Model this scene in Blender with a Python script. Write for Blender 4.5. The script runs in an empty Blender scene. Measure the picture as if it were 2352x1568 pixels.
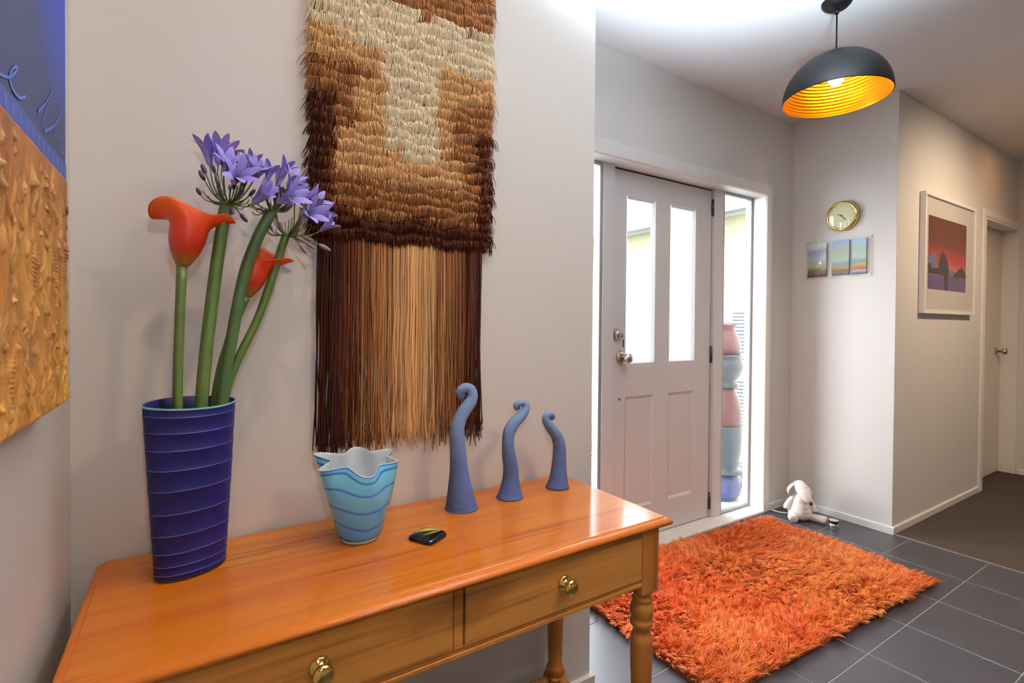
import bpy, math, random
import numpy as np
from mathutils import Vector, Matrix

random.seed(7)
RNG = np.random.RandomState(11)
C = bpy.context.scene.collection
sc = bpy.context.scene
PI = math.pi

# ------------------------------------------------------------------ camera
YAW, PITCH, ROLL = math.radians(32.5441), math.radians(0.6738), math.radians(-0.4487)
F_PX, CY_PX = 1157.909, 758.2996
cam_d = bpy.data.cameras.new('camera'); cam = bpy.data.objects.new('camera', cam_d); C.objects.link(cam)
fw = Vector((math.sin(YAW)*math.cos(PITCH), math.cos(YAW)*math.cos(PITCH), -math.sin(PITCH)))
rt = Vector((math.cos(YAW), -math.sin(YAW), 0)); dn = fw.cross(rt)
r2 = rt*math.cos(ROLL) + dn*math.sin(ROLL); d2 = -rt*math.sin(ROLL) + dn*math.cos(ROLL)
cam.matrix_world = Matrix((( r2.x, -d2.x, -fw.x, 0.0), (r2.y, -d2.y, -fw.y, 0.0), (r2.z, -d2.z, -fw.z, 1.2), (0, 0, 0, 1)))
cam_d.sensor_fit = 'HORIZONTAL'; cam_d.sensor_width = 36.0
cam_d.lens = 36.0*F_PX/2352.0
cam_d.shift_x = 0.0; cam_d.shift_y = -(784.0-CY_PX)/2352.0
cam_d.clip_start = 0.02; cam_d.clip_end = 200
sc.camera = cam

# ------------------------------------------------------------------ view, world, lights
sc.view_settings.view_transform = 'Standard'; sc.view_settings.look = 'None'
sc.view_settings.gamma = 1.0; sc.view_settings.use_curve_mapping = False
sc.view_settings.exposure = 0.14
sc.cycles.max_bounces = 10; sc.cycles.diffuse_bounces = 6; sc.cycles.glossy_bounces = 5
sc.cycles.transmission_bounces = 8; sc.cycles.transparent_max_bounces = 12
sc.cycles.sample_clamp_indirect = 6.0; sc.cycles.caustics_reflective = False; sc.cycles.caustics_refractive = False

w = bpy.data.worlds.new('overcast_sky'); sc.world = w; w.use_nodes = True
bg = w.node_tree.nodes['Background']
bg.inputs['Color'].default_value = (0.86, 0.93, 1.0, 1); bg.inputs['Strength'].default_value = 18.0

def light(name, kind, loc, target, power, color, size=0.1, size_y=None, portal=False, spot=None):
    d = bpy.data.lights.new(name, kind); o = bpy.data.objects.new(name, d); C.objects.link(o)
    o.location = loc
    o.rotation_euler = (Vector(target)-Vector(loc)).to_track_quat('-Z', 'Y').to_euler()
    d.energy = power; d.color = color
    if kind == 'AREA':
        d.shape = 'RECTANGLE' if size_y else 'DISK'; d.size = size
        if size_y: d.size_y = size_y
        d.cycles.is_portal = portal
    elif kind == 'SPOT':
        d.shadow_soft_size = size; d.spot_size = spot or 2.2; d.spot_blend = 1.0
    else:
        d.shadow_soft_size = size
    return o
WARM = (1.0, 0.74, 0.47); WARMER = (1.0, 0.60, 0.28); COOL = (0.93, 0.97, 1.0); NEUT = (1.0, 0.93, 0.85)
# ceiling downlights and an added hall fill (all above or behind the frame)
light('downlight_over_console', 'AREA', (0.06, 0.42, 2.55), (0.06, 0.42, 0), 4.6, (1.0, 0.70, 0.42), 0.06)
light('downlight_behind', 'AREA', (1.25, -0.42, 2.55), (1.25, -0.42, 0), 11.5, (1.0, 0.66, 0.35), 0.14)
light('downlight_hall', 'AREA', (4.98, 0.92, 2.55), (4.98, 0.97, 0), 1.1, (1.0, 0.50, 0.17), 0.10)
light('hall_wall_fill', 'SPOT', (4.0, 0.15, 2.53), (4.15, 1.264, 1.0), 96.0, (1.0, 0.76, 0.52), 0.06, spot=math.radians(120))  # unseen warm spot, added to brighten the hall wall and print
# camera flash bounced off the ceiling, and a little direct from the hot shoe
light('bounced_flash', 'SPOT', (0.45, -0.10, 1.42), (0.98, 0.34, 2.56), 3000.0, (0.68, 0.86, 1.0), 0.15, spot=math.radians(74))
light('flash', 'AREA', (0.02, -0.06, 1.47), (1.6, 1.4, 1.5), 3.0, COOL, 0.06)
# daylight portals
light('portal_entry', 'AREA', (2.29, 2.08, 1.03), (2.29, 0, 1.03), 1, (1, 1, 1), 1.66, 2.06, portal=True)

# ------------------------------------------------------------------ colour / materials
def lin(c):
    return tuple((x/12.92 if x <= 0.04045 else ((x+0.055)/1.055)**2.4) for x in (v/255.0 for v in c))
def rgba(c): return (*lin(c), 1.0)
MATS = {}
def mat(name, col, rough=0.5, metal=0.0, spec=0.5, bump=None, coat=0.0, sheen=0.0, emit=None, noise=None, coat_rough=0.1):
    m = bpy.data.materials.new(name); m.use_nodes = True; MATS[name] = m
    nt = m.node_tree; b = nt.nodes['Principled BSDF']
    b.inputs['Base Color'].default_value = rgba(col)
    b.inputs['Roughness'].default_value = rough; b.inputs['Metallic'].default_value = metal
    b.inputs['Specular IOR Level'].default_value = spec
    b.inputs['Coat IOR'].default_value = 1.42
    b.inputs['Coat Weight'].default_value = coat; b.inputs['Coat Roughness'].default_value = coat_rough
    b.inputs['Sheen Weight'].default_value = sheen
    if emit:
        b.inputs['Emission Color'].default_value = rgba(emit[0]); b.inputs['Emission Strength'].default_value = emit[1]
    if noise:      # (scale, other colour, low, high) mottled colour
        tc = nt.nodes.new('ShaderNodeTexCoord'); n = nt.nodes.new('ShaderNodeTexNoise')
        n.inputs['Scale'].default_value = noise[0]; n.inputs['Detail'].default_value = 5
        nt.links.new(tc.outputs['Object'], n.inputs['Vector'])
        r = nt.nodes.new('ShaderNodeValToRGB'); r.color_ramp.elements[0].position = noise[2]; r.color_ramp.elements[1].position = noise[3]
        r.color_ramp.elements[0].color = rgba(noise[1]); r.color_ramp.elements[1].color = rgba(col)
        nt.links.new(n.outputs['Fac'], r.inputs['Fac']); nt.links.new(r.outputs['Color'], b.inputs['Base Color'])
    if bump:       # (scale, strength, distance)
        tc = nt.nodes.new('ShaderNodeTexCoord'); n = nt.nodes.new('ShaderNodeTexNoise')
        n.inputs['Scale'].default_value = bump[0]; n.inputs['Detail'].default_value = 4
        nt.links.new(tc.outputs['Object'], n.inputs['Vector'])
        bp = nt.nodes.new('ShaderNodeBump'); bp.inputs['Strength'].default_value = bump[1]; bp.inputs['Distance'].default_value = bump[2]
        nt.links.new(n.outputs['Fac'], bp.inputs['Height']); nt.links.new(bp.outputs['Normal'], b.inputs['Normal'])
    return m
def vcol_mat(name, rough=0.9, spec=0.2, sheen=0.0, coat=0.0):
    m = mat(name, (255, 255, 255), rough, spec=spec, sheen=sheen, coat=coat)
    nt = m.node_tree; a = nt.nodes.new('ShaderNodeVertexColor'); a.layer_name = 'Col'
    nt.links.new(a.outputs['Color'], nt.nodes['Principled BSDF'].inputs['Base Color'])
    return m
def wood(name, light_c, dark_c, streak_c, axis='X', rough=0.28, coat=0.35, coat_rough=0.12, freq=1.0):
    m = mat(name, light_c, rough, spec=0.2, coat=coat, coat_rough=coat_rough)
    nt = m.node_tree; L = nt.links; b = nt.nodes['Principled BSDF']
    tc = nt.nodes.new('ShaderNodeTexCoord')
    def noise(scale, det, dist, sx):
        mp = nt.nodes.new('ShaderNodeMapping'); s = [sx[1]]*3; s['XYZ'.index(axis)] = sx[0]; mp.inputs['Scale'].default_value = s
        n = nt.nodes.new('ShaderNodeTexNoise'); n.inputs['Scale'].default_value = scale; n.inputs['Detail'].default_value = det; n.inputs['Distortion'].default_value = dist
        L.new(tc.outputs['Object'], mp.inputs['Vector']); L.new(mp.outputs['Vector'], n.inputs['Vector']); return n
    n1 = noise(1.0*freq, 6, 0.6, (1.2, 16)); n2 = noise(1.0*freq, 3, 0.3, (2.0, 60)); n3 = noise(1.0*freq, 2, 0.2, (5.0, 300))
    r1 = nt.nodes.new('ShaderNodeValToRGB'); r1.color_ramp.elements[0].position = 0.3; r1.color_ramp.elements[1].position = 0.72
    r1.color_ramp.elements[0].color = rgba(dark_c); r1.color_ramp.elements[1].color = rgba(light_c)
    L.new(n1.outputs['Fac'], r1.inputs['Fac'])
    r2 = nt.nodes.new('ShaderNodeValToRGB'); r2.color_ramp.elements[0].position = 0.56; r2.color_ramp.elements[1].position = 0.70
    r2.color_ramp.elements[0].color = (0, 0, 0, 1); r2.color_ramp.elements[1].color = (0.75, 0.75, 0.75, 1)
    L.new(n2.outputs['Fac'], r2.inputs['Fac'])
    mx = nt.nodes.new('ShaderNodeMix'); mx.data_type = 'RGBA'
    L.new(r2.outputs['Color'], mx.inputs[0]); L.new(r1.outputs['Color'], mx.inputs[6]); mx.inputs[7].default_value = rgba(streak_c)
    r3 = nt.nodes.new('ShaderNodeValToRGB'); r3.color_ramp.elements[0].color = (0.82, 0.82, 0.82, 1); r3.color_ramp.elements[1].color = (1.08, 1.08, 1.08, 1)
    L.new(n3.outputs['Fac'], r3.inputs['Fac'])
    mu = nt.nodes.new('ShaderNodeMix'); mu.data_type = 'RGBA'; mu.blend_type = 'MULTIPLY'; mu.inputs[0].default_value = 1.0
    L.new(mx.outputs[2], mu.inputs[6]); L.new(r3.outputs['Color'], mu.inputs[7]); L.new(mu.outputs[2], b.inputs['Base Color'])
    return m
def glass_pane_mat(name, tint=(1, 1, 1), refl=0.08):
    m = bpy.data.materials.new(name); m.use_nodes = True; nt = m.node_tree; nt.nodes.clear()
    out = nt.nodes.new('ShaderNodeOutputMaterial'); t = nt.nodes.new('ShaderNodeBsdfTransparent'); g = nt.nodes.new('ShaderNodeBsdfGlossy')
    t.inputs['Color'].default_value = (*tint, 1); g.inputs['Roughness'].default_value = 0.01
    lw = nt.nodes.new('ShaderNodeLayerWeight'); lw.inputs['Blend'].default_value = 0.5       # Schlick reflectance from the facing angle
    pw = nt.nodes.new('ShaderNodeMath'); pw.operation = 'POWER'; pw.inputs[1].default_value = 5.0
    f = nt.nodes.new('ShaderNodeMath'); f.operation = 'MULTIPLY_ADD'; f.inputs[1].default_value = 0.96; f.inputs[2].default_value = 0.035
    nt.links.new(lw.outputs['Facing'], pw.inputs[0]); nt.links.new(pw.outputs[0], f.inputs[0])
    mx = nt.nodes.new('ShaderNodeMixShader')
    nt.links.new(f.outputs[0], mx.inputs[0]); nt.links.new(t.outputs[0], mx.inputs[1]); nt.links.new(g.outputs[0], mx.inputs[2])
    nt.links.new(mx.outputs[0], out.inputs['Surface']); MATS[name] = m; return m

M_wall = mat('wall_paint', (219, 214, 208), 0.75, spec=0.25, bump=(220, 0.05, 0.002))
M_ceil = mat('ceiling_paint', (228, 224, 224), 0.85, spec=0.2)
M_trim = mat('trim_paint', (232, 228, 224), 0.4, spec=0.4)
M_door = mat('door_paint', (206, 203, 204), 0.45, spec=0.4)
M_alu = mat('aluminium', (172, 174, 178), 0.4, metal=0.5)
M_tile = mat('slate_tile', (66, 62, 66), 0.36, spec=0.75, noise=(6, (60, 57, 59), 0.3, 0.7), bump=(45, 0.10, 0.002))
M_grout = mat('grout', (140, 136, 132), 0.8)
M_carpet = mat('brown_carpet', (92, 78, 68), 0.95, spec=0.1, noise=(240, (70, 58, 50), 0.35, 0.65), bump=(420, 0.6, 0.004))
M_top = wood('honey_wood_top', (202, 116, 16), (182, 88, 8), (130, 54, 2), 'X', rough=0.5, coat=0.75, coat_rough=0.13)
M_edge = wood('honey_wood_edge', (200, 110, 34), (180, 88, 20), (130, 54, 10), 'X', rough=0.4, coat=0.35, coat_rough=0.15)
M_front = wood('honey_wood_front', (206, 140, 66), (182, 114, 46), (122, 72, 28), 'X', rough=0.45, coat=0.3, coat_rough=0.2, freq=0.7)
M_leg = wood('honey_wood_leg', (192, 122, 54), (168, 98, 36), (124, 64, 22), 'Z', rough=0.28, coat=0.4, coat_rough=0.15)
M_brass = mat('polished_brass', (226, 190, 104), 0.12, metal=1.0)
M_steel = mat('satin_nickel', (196, 190, 184), 0.28, metal=1.0)
M_black = mat('matte_black_metal', (20, 18, 18), 0.45, spec=0.3)
M_bronze = mat('dark_hinge', (52, 46, 46), 0.4, metal=0.4)
M_gap = mat('dark_gap_shade', (24, 22, 22), 0.8)
M_glass = glass_pane_mat('clear_glass')

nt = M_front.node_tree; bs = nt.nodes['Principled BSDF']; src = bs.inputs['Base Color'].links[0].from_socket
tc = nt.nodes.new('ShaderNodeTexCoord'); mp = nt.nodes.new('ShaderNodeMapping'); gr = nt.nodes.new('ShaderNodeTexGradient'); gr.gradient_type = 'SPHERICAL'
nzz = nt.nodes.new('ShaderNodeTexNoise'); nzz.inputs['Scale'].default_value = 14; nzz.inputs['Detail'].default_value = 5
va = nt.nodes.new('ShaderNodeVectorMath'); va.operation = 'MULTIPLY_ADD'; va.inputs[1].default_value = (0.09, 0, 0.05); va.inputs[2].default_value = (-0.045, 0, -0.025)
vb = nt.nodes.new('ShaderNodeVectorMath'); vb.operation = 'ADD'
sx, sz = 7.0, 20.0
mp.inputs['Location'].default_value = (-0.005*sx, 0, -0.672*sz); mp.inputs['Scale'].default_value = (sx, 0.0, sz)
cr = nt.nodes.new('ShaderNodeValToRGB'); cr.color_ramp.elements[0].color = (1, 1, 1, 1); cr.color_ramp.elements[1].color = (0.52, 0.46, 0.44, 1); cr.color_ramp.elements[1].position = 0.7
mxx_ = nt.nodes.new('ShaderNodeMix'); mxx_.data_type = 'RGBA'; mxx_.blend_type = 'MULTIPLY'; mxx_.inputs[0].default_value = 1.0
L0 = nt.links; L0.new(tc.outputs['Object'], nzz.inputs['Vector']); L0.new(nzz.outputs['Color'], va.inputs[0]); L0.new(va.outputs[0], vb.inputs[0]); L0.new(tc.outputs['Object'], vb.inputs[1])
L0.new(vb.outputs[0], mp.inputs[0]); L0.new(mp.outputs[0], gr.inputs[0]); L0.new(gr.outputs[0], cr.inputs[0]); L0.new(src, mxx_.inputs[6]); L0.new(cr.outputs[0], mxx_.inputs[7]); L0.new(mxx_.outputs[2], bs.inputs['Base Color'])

# ------------------------------------------------------------------ mesh builder
class MB:
    def __init__(s): s.v = []; s.f = []; s.mi = []; s.sm = []; s.col = None
    def add(s, verts, faces, mi=0, smooth=False):
        o = len(s.v); s.v += [tuple(map(float, p)) for p in verts]
        for f in faces: s.f.append([i+o for i in f]); s.mi.append(mi); s.sm.append(smooth)
        return s
    def box(s, x0, y0, z0, x1, y1, z1, mi=0, b=0.0):
        if b <= 0:
            v = [(x0, y0, z0), (x1, y0, z0), (x1, y1, z0), (x0, y1, z0), (x0, y0, z1), (x1, y0, z1), (x1, y1, z1), (x0, y1, z1)]
            f = [(0, 3, 2, 1), (4, 5, 6, 7), (0, 1, 5, 4), (1, 2, 6, 5), (2, 3, 7, 6), (3, 0, 4, 7)]
            return s.add(v, f, mi)
        v = []; idx = {}          # chamfered box, 24 verts
        lo = (x0, y0, z0); hi = (x1, y1, z1)
        for sx in (0, 1):
            for sy in (0, 1):
                for sz in (0, 1):
                    c = [(lo, hi)[k][i] for i, k in enumerate((sx, sy, sz))]
                    sg = [1 if k == 0 else -1 for k in (sx, sy, sz)]
                    for a in range(3):      # vertex lying on the face normal to axis a
                        p = list(c)
                        for j in range(3):
                            if j != a: p[j] += sg[j]*b
                        idx[(sx, sy, sz, a)] = len(v); v.append(tuple(p))
        f = []
        for a in range(3):
            o = [i for i in range(3) if i != a]
            for k in (0, 1):
                q = []
                for (i, j) in ((0, 0), (1, 0), (1, 1), (0, 1)):
                    key = [0, 0, 0]; key[a] = k; key[o[0]] = i; key[o[1]] = j; q.append(idx[(*key, a)])
                f.append(q)
        for a in range(3):
            o = [i for i in range(3) if i != a]
            for i in (0, 1):
                for j in (0, 1):
                    ks = []
                    for k in (0, 1):
                        key = [0, 0, 0]; key[a] = k; key[o[0]] = i; key[o[1]] = j; ks.append(tuple(key))
                    f.append([idx[(*ks[0], o[0])], idx[(*ks[1], o[0])], idx[(*ks[1], o[1])], idx[(*ks[0], o[1])]])
        for sx in (0, 1):
            for sy in (0, 1):
                for sz in (0, 1): f.append([idx[(sx, sy, sz, a)] for a in range(3)])
        n0 = len(s.f); s.add(v, f, mi); s._fix = True
        cx = np.array([(x0+x1)/2, (y0+y1)/2, (z0+z1)/2])
        for k in range(n0, len(s.f)):
            P = np.array([s.v[i] for i in s.f[k]]); nrm = np.cross(P[1]-P[0], P[2]-P[0])
            if nrm.dot(P.mean(0)-cx) < 0: s.f[k] = s.f[k][::-1]
        return s
    def lathe(s, prof, c=(0, 0, 0), n=32, axis='Z', mi=0, cap=True, smooth=True):
        """prof: (radius, height) pairs, revolved about an axis through c"""
        v = []
        for r, z in prof:
            for k in range(n):
                a = 2*PI*k/n; x, y = r*math.cos(a), r*math.sin(a)
                p = {'Z': (x, y, z), 'Y': (x, z, -y), 'X': (z, x, y)}[axis]
                v.append((p[0]+c[0], p[1]+c[1], p[2]+c[2]))
        f = []
        for i in range(len(prof)-1):
            for k in range(n):
                k2 = (k+1) % n; f.append((i*n+k, i*n+k2, (i+1)*n+k2, (i+1)*n+k))
        s.add(v, f, mi, smooth)
        if cap:
            o = len(s.v)-len(v)
            if prof[0][0] > 1e-4: s.f.append([o+k for k in range(n)][::-1]); s.mi.append(mi); s.sm.append(False)
            if prof[-1][0] > 1e-4: s.f.append([o+(len(prof)-1)*n+k for k in range(n)]); s.mi.append(mi); s.sm.append(False)
        return s
    def rings(s, rings, mi=0, smooth=True, cap0=True, cap1=True, mis=None):
        """loft closed rings of equal length"""
        n = len(rings[0]); v = [p for r in rings for p in r]; o = len(s.v)
        s.add(v, [], mi)
        for i in range(len(rings)-1):
            for k in range(n):
                k2 = (k+1) % n
                s.f.append([o+i*n+k, o+i*n+k2, o+(i+1)*n+k2, o+(i+1)*n+k]); s.mi.append(mis[i] if mis else mi); s.sm.append(smooth)
        if cap0: s.f.append([o+k for k in range(n)][::-1]); s.mi.append(mis[0] if mis else mi); s.sm.append(False)
        if cap1: s.f.append([o+(len(rings)-1)*n+k for k in range(n)]); s.mi.append(mis[-1] if mis else mi); s.sm.append(False)
        return s
    def tube(s, pts, rad, n=10, mi=0, smooth=True, cap=True):
        P = np.array(pts, float); K = len(P)
        R = np.full(K, rad) if np.isscalar(rad) else np.array(rad, float)
        T = np.gradient(P, axis=0); T /= np.linalg.norm(T, axis=1)[:, None]+1e-12
        u = np.cross(T[0], (0, 0, 1.0)); u = u if np.linalg.norm(u) > 1e-3 else np.cross(T[0], (1.0, 0, 0)); u /= np.linalg.norm(u)
        rings = []
        for i in range(K):
            u = u - T[i]*u.dot(T[i]); u /= np.linalg.norm(u); w_ = np.cross(T[i], u)
            rings.append([tuple(P[i]+R[i]*(math.cos(2*PI*k/n)*u+math.sin(2*PI*k/n)*w_)) for k in range(n)])
        return s.rings(rings, mi, smooth, cap, cap)
    def ellipsoid(s, c, r, rot=None, nu=16, nv=10, mi=0):
        rings = []
        for i in range(1, nv):
            t = PI*i/nv
            rings.append([(r[0]*math.sin(t)*math.cos(2*PI*k/nu), r[1]*math.sin(t)*math.sin(2*PI*k/nu), -r[2]*math.cos(t)) for k in range(nu)])
        A = np.array(rings).reshape(-1, 3)
        A = np.vstack([A, [(0, 0, -r[2]), (0, 0, r[2])]])
        if rot is not None: A = A @ np.array(rot).T
        A = A+np.array(c); o = 0; f = []
        for i in range(nv-2):
            for k in range(nu): k2 = (k+1) % nu; f.append((i*nu+k, i*nu+k2, (i+1)*nu+k2, (i+1)*nu+k))
        b = len(A)-2
        for k in range(nu):
            k2 = (k+1) % nu; f.append((b, k2, k)); f.append((b+1, (nv-2)*nu+k, (nv-2)*nu+k2))
        return s.add(A, f, mi, True)
    def build(s, name, mats, parent=None, origin=None):
        me = bpy.data.meshes.new(name)
        o = parent_loc(parent) if parent is not None else (origin or (0, 0, 0))
        V = np.array(s.v)-np.array(o)
        me.from_pydata(V.tolist(), [], s.f); me.update()
        for m_ in (mats if isinstance(mats, (list, tuple)) else [mats]): me.materials.append(m_)
        me.polygons.foreach_set('material_index', s.mi); me.polygons.foreach_set('use_smooth', s.sm)
        if s.col is not None:
            a = me.color_attributes.new('Col', 'FLOAT_COLOR', 'POINT'); a.data.foreach_set('color', np.array(s.col, dtype=np.float32).ravel())
        ob = bpy.data.objects.new(name, me); C.objects.link(ob)
        if parent is not None: ob.parent = parent
        else: ob.location = o
        return ob
WL = {}
def parent_loc(o):
    if o.name in WL: return WL[o.name]
    l = (0, 0, 0)
    p = o
    acc = Vector((0, 0, 0))
    while p is not None: acc += p.location; p = p.parent
    WL[o.name] = tuple(acc); return WL[o.name]
def tag(o, label=None, cat=None, group=None, kind=None):
    if label: o['label'] = label
    if cat: o['category'] = cat
    if group: o['group'] = group
    if kind: o['kind'] = kind
    return o
def thing(name, loc, label=None, cat=None, group=None, kind=None):
    o = bpy.data.objects.new(name, None); C.objects.link(o); o.location = loc; o.empty_display_size = 0.05
    return tag(o, label, cat, group, kind)
def struct(name, mb, m, label=None):
    o = mb.build(name, m); o['kind'] = 'structure'
    if label: o['label'] = label
    return o
def strands(name, P, rad, cols, m, parent, S=3, tip=0.35):
    """P (N,K,3) polylines -> one mesh of thin tapering tubes; cols (N,3) linear or (N,K,3)"""
    N, K, _ = P.shape
    T = np.gradient(P, axis=1); T /= np.linalg.norm(T, axis=2)[..., None]+1e-9
    ref = np.tile(np.array([0.31, 0.77, 0.55]), (N, 1)); ref /= np.linalg.norm(ref, axis=1)[:, None]
    u = np.cross(T, ref[:, None, :]); u /= np.linalg.norm(u, axis=2)[..., None]+1e-9
    v = np.cross(T, u)
    R = (np.asarray(rad).reshape(-1, 1) if not np.isscalar(rad) else np.full((N, 1), rad))*np.linspace(1, 1, K)[None, :]
    R = R.copy(); R[:, -1] *= tip
    a = 2*PI*np.arange(S)/S
    V = P[:, :, None, :]+R[:, :, None, None]*(np.cos(a)[None, None, :, None]*u[:, :, None, :]+np.sin(a)[None, None, :, None]*v[:, :, None, :])
    V = V.reshape(-1, 3)-np.array(parent_loc(parent))
    base = (np.arange(N)*K*S)[:, None, None, None]
    i = np.arange(K-1)[None, :, None, None]; k = np.arange(S)[None, None, :, None]; k2 = (k+1) % S
    q = np.concatenate([base+i*S+k, base+i*S+k2, base+(i+1)*S+k2, base+(i+1)*S+k], axis=3).reshape(-1, 4)
    me = bpy.data.meshes.new(name)
    me.vertices.add(len(V)); me.vertices.foreach_set('co', V.astype(np.float32).ravel())
    me.loops.add(q.size); me.loops.foreach_set('vertex_index', q.astype(np.int32).ravel())
    me.polygons.add(len(q)); me.polygons.foreach_set('loop_start', (np.arange(len(q))*4).astype(np.int32))
    me.polygons.foreach_set('use_smooth', np.ones(len(q), dtype=bool))
    me.update(calc_edges=True)
    if cols.ndim == 2: cols = np.repeat(cols[:, None, :], K, axis=1)
    cc = np.repeat(cols[:, :, None, :], S, axis=2).reshape(-1, 3)
    cc = np.hstack([np.clip(cc, 0, 1), np.ones((len(cc), 1))]).astype(np.float32)
    at = me.color_attributes.new('Col', 'FLOAT_COLOR', 'POINT'); at.data.foreach_set('color', cc.ravel())
    me.materials.append(m)
    ob = bpy.data.objects.new(name, me); C.objects.link(ob); ob.parent = parent
    return ob
def smooth_noise(X, Y, scale, seed):
    r = np.random.RandomState(seed); out = np.zeros_like(X)
    for k in range(7):
        a = r.uniform(0, 2*PI); f = scale*r.uniform(0.5, 1.6); out += np.sin(f*(X*math.cos(a)+Y*math.sin(a))+r.uniform(0, 6.28))
    return out/3.2
def catmull(P, n):
    P = [np.array(p, float) for p in P]; P = [2*P[0]-P[1]]+P+[2*P[-1]-P[-2]]; out = []
    for i in range(1, len(P)-2):
        for t in np.linspace(0, 1, n, endpoint=False):
            a, b, c, d = P[i-1:i+3]
            out.append(0.5*((2*b)+(-a+c)*t+(2*a-5*b+4*c-d)*t*t+(-a+3*b-3*c+d)*t**3))
    out.append(P[-2]); return np.array(out)

# ------------------------------------------------------------------ room constants (metres)
XL, XE, XC, XD = -0.1924, 1.1204, 3.4355, 5.735      # left wall, end of front wall, clock wall, hall end wall
YW, YH, YD, YO = 1.2585, 1.2641, 1.8629, 1.99        # console wall, hall wall, entry wall, outside face
ZC = 2.5648
YB = -3.0

def sbox(name, *a, m=M_wall, b=0.0): return struct(name, MB().box(*a, b=b), m)
sbox('wall_left', XL-0.1, YB-0.1, 0, XL, YW, ZC)
sbox('wall_front', XL-0.1, YW, 0, XE, YO, ZC, b=0.002)
mb = MB(); mb.box(XE, YD, 0, 1.47, YO, ZC); mb.box(3.11, YD, 0, XC, YO, ZC); mb.box(1.47, YD, 2.0405, 3.11, YO, ZC)
struct('wall_entry', mb, M_wall)
mb = MB(); mb.box(XC, YH, 0, 4.91, YO, ZC, b=0.002); mb.box(4.91, YH, 2.02, XD, YO, ZC); mb.box(4.91, 1.41, 0, XD, YO, 2.02)
struct('wall_right', mb, M_wall)
sbox('wall_end', XD, YB-0.1, 0, XD+0.1, YO, ZC)
mb = MB()
mb.box(XL-0.1, YB-0.1, 0, XD, YB, ZC)
struct('wall_behind', mb, M_wall)
sbox('ceiling', XL-0.1, YB-0.1, ZC, XD+0.1, YO, ZC+0.1, m=M_ceil)

# floor slab (grout), tiles, carpet
floor = struct('floor', MB().box(XL-0.1, YB-0.1, -0.12, XD+0.1, YO, -0.0012), M_grout)
TX, TY = 0.3325, 0.337
gap = 0.0035
tile_me = {}
i = 0
for ix in range(11):
    for iy in range(-8, 4):
        x1 = 3.432-TX*ix-gap/2; x0 = 3.432-TX*(ix+1)+gap/2
        y0 = 0.843+TY*(iy-1)+gap/2; y1 = 0.843+TY*iy-gap/2
        x0 = max(x0, XL); y1 = min(y1, YD)
        if x0 < XE and y1 > YW:
            if y0 > YW-0.05:
                if x1 < XE+0.02: continue
                x0 = XE
            else: y1 = YW if x1 < XE+0.05 else y1
        if y1-y0 < 0.02 or x1-x0 < 0.02: continue
        key = (round(x1-x0, 4), round(y1-y0, 4))
        if key not in tile_me:
            hx, hy = key[0]/2, key[1]/2
            o = MB().box(-hx, -hy, -0.008, hx, hy, 0, b=0.0012).build('tile', M_tile, floor); tile_me[key] = o.data
        else:
            o = bpy.data.objects.new('tile', tile_me[key]); C.objects.link(o); o.parent = floor
        o.location = ((x0+x1)/2, (y0+y1)/2, 0)
mb = MB().box(3.440, YB, -0.006, XD, YH, 0.004)
mb.box(4.91, YH, -0.006, XD, 1.41, 0.004); mb.build('carpet', M_carpet, floor)
MB().box(3.431, YB, -0.004, 3.440, YH, 0.0055, b=0.001).build('carpet_edge_strip', mat('threshold_strip', (150, 142, 136), 0.4, metal=0.6), floor)

# skirting
def skirt(name, p0, p1, nrm, h=0.0435, t=0.012):
    x0, y0 = p0; x1, y1 = p1; nx, ny = nrm
    v = [(x0, y0, 0), (x1, y1, 0), (x1+nx*t, y1+ny*t, 0), (x0+nx*t, y0+ny*t, 0), (x0, y0, h), (x1, y1, h), (x1+nx*t, y1+ny*t, h-0.005), (x0+nx*t, y0+ny*t, h-0.005)]
    f = [(0, 3, 2, 1), (4, 5, 6, 7), (0, 1, 5, 4), (1, 2, 6, 5), (2, 3, 7, 6), (3, 0, 4, 7)]
    return struct(name, MB().add(v, f), M_trim)
skirt('baseboard_front', (XL+0.012, YW), (XE+0.012, YW), (0, -1))
skirt('baseboard_front_return', (XE, YD), (XE, YW), (1, 0))
skirt('baseboard_left', (XL, YB), (XL, YW), (1, 0))
skirt('baseboard_entry', (3.165, YD), (XC, YD), (0, -1))
skirt('baseboard_right', (XC, YD), (XC, YH-0.012), (-1, 0))
skirt('baseboard_hall', (XC, YH), (4.85, YH), (0, -1))
skirt('baseboard_end', (XD, YB), (XD, YH-0.02), (-1, 0))

# ------------------------------------------------------------------ entry door set
mb = MB()
mb.box(1.405, YD-0.014, 2.0405, 3.172, YD, 2.107, b=0.003)          # head architrave
mb.box(3.11, YD-0.014, 0, 3.172, YD, 2.0405, b=0.003)
mb.box(1.405, YD-0.014, 0, 1.47, YD, 2.0405, b=0.003)
struct('trim_1', mb, M_trim, 'white architrave around the entry door and its sidelights')
mb = MB()                                                            # reveal linings and mullions
mb.box(1.47, YD-0.004, 2.0385, 3.11, YO, 2.0425); mb.box(3.108, YD-0.004, 0, 3.112, YO, 2.0405); mb.box(1.468, YD-0.004, 0, 1.472, YO, 2.0405)
struct('trim_2', mb, M_trim)
mb = MB(); mb.box(1.79, 1.94, 0.018, 1.872, 1.988, 2.0405, b=0.003); mb.box(2.709, 1.94, 0.018, 2.791, 1.988, 2.0405, b=0.003)
struct('trim_3', mb, M_door, 'two painted mullions either side of the entry door')
struct('trim_4', MB().box(1.47, YD-0.022, 0, 3.11, YO, 0.018, b=0.003), M_trim, 'white sill under the entry door and sidelights')

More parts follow.
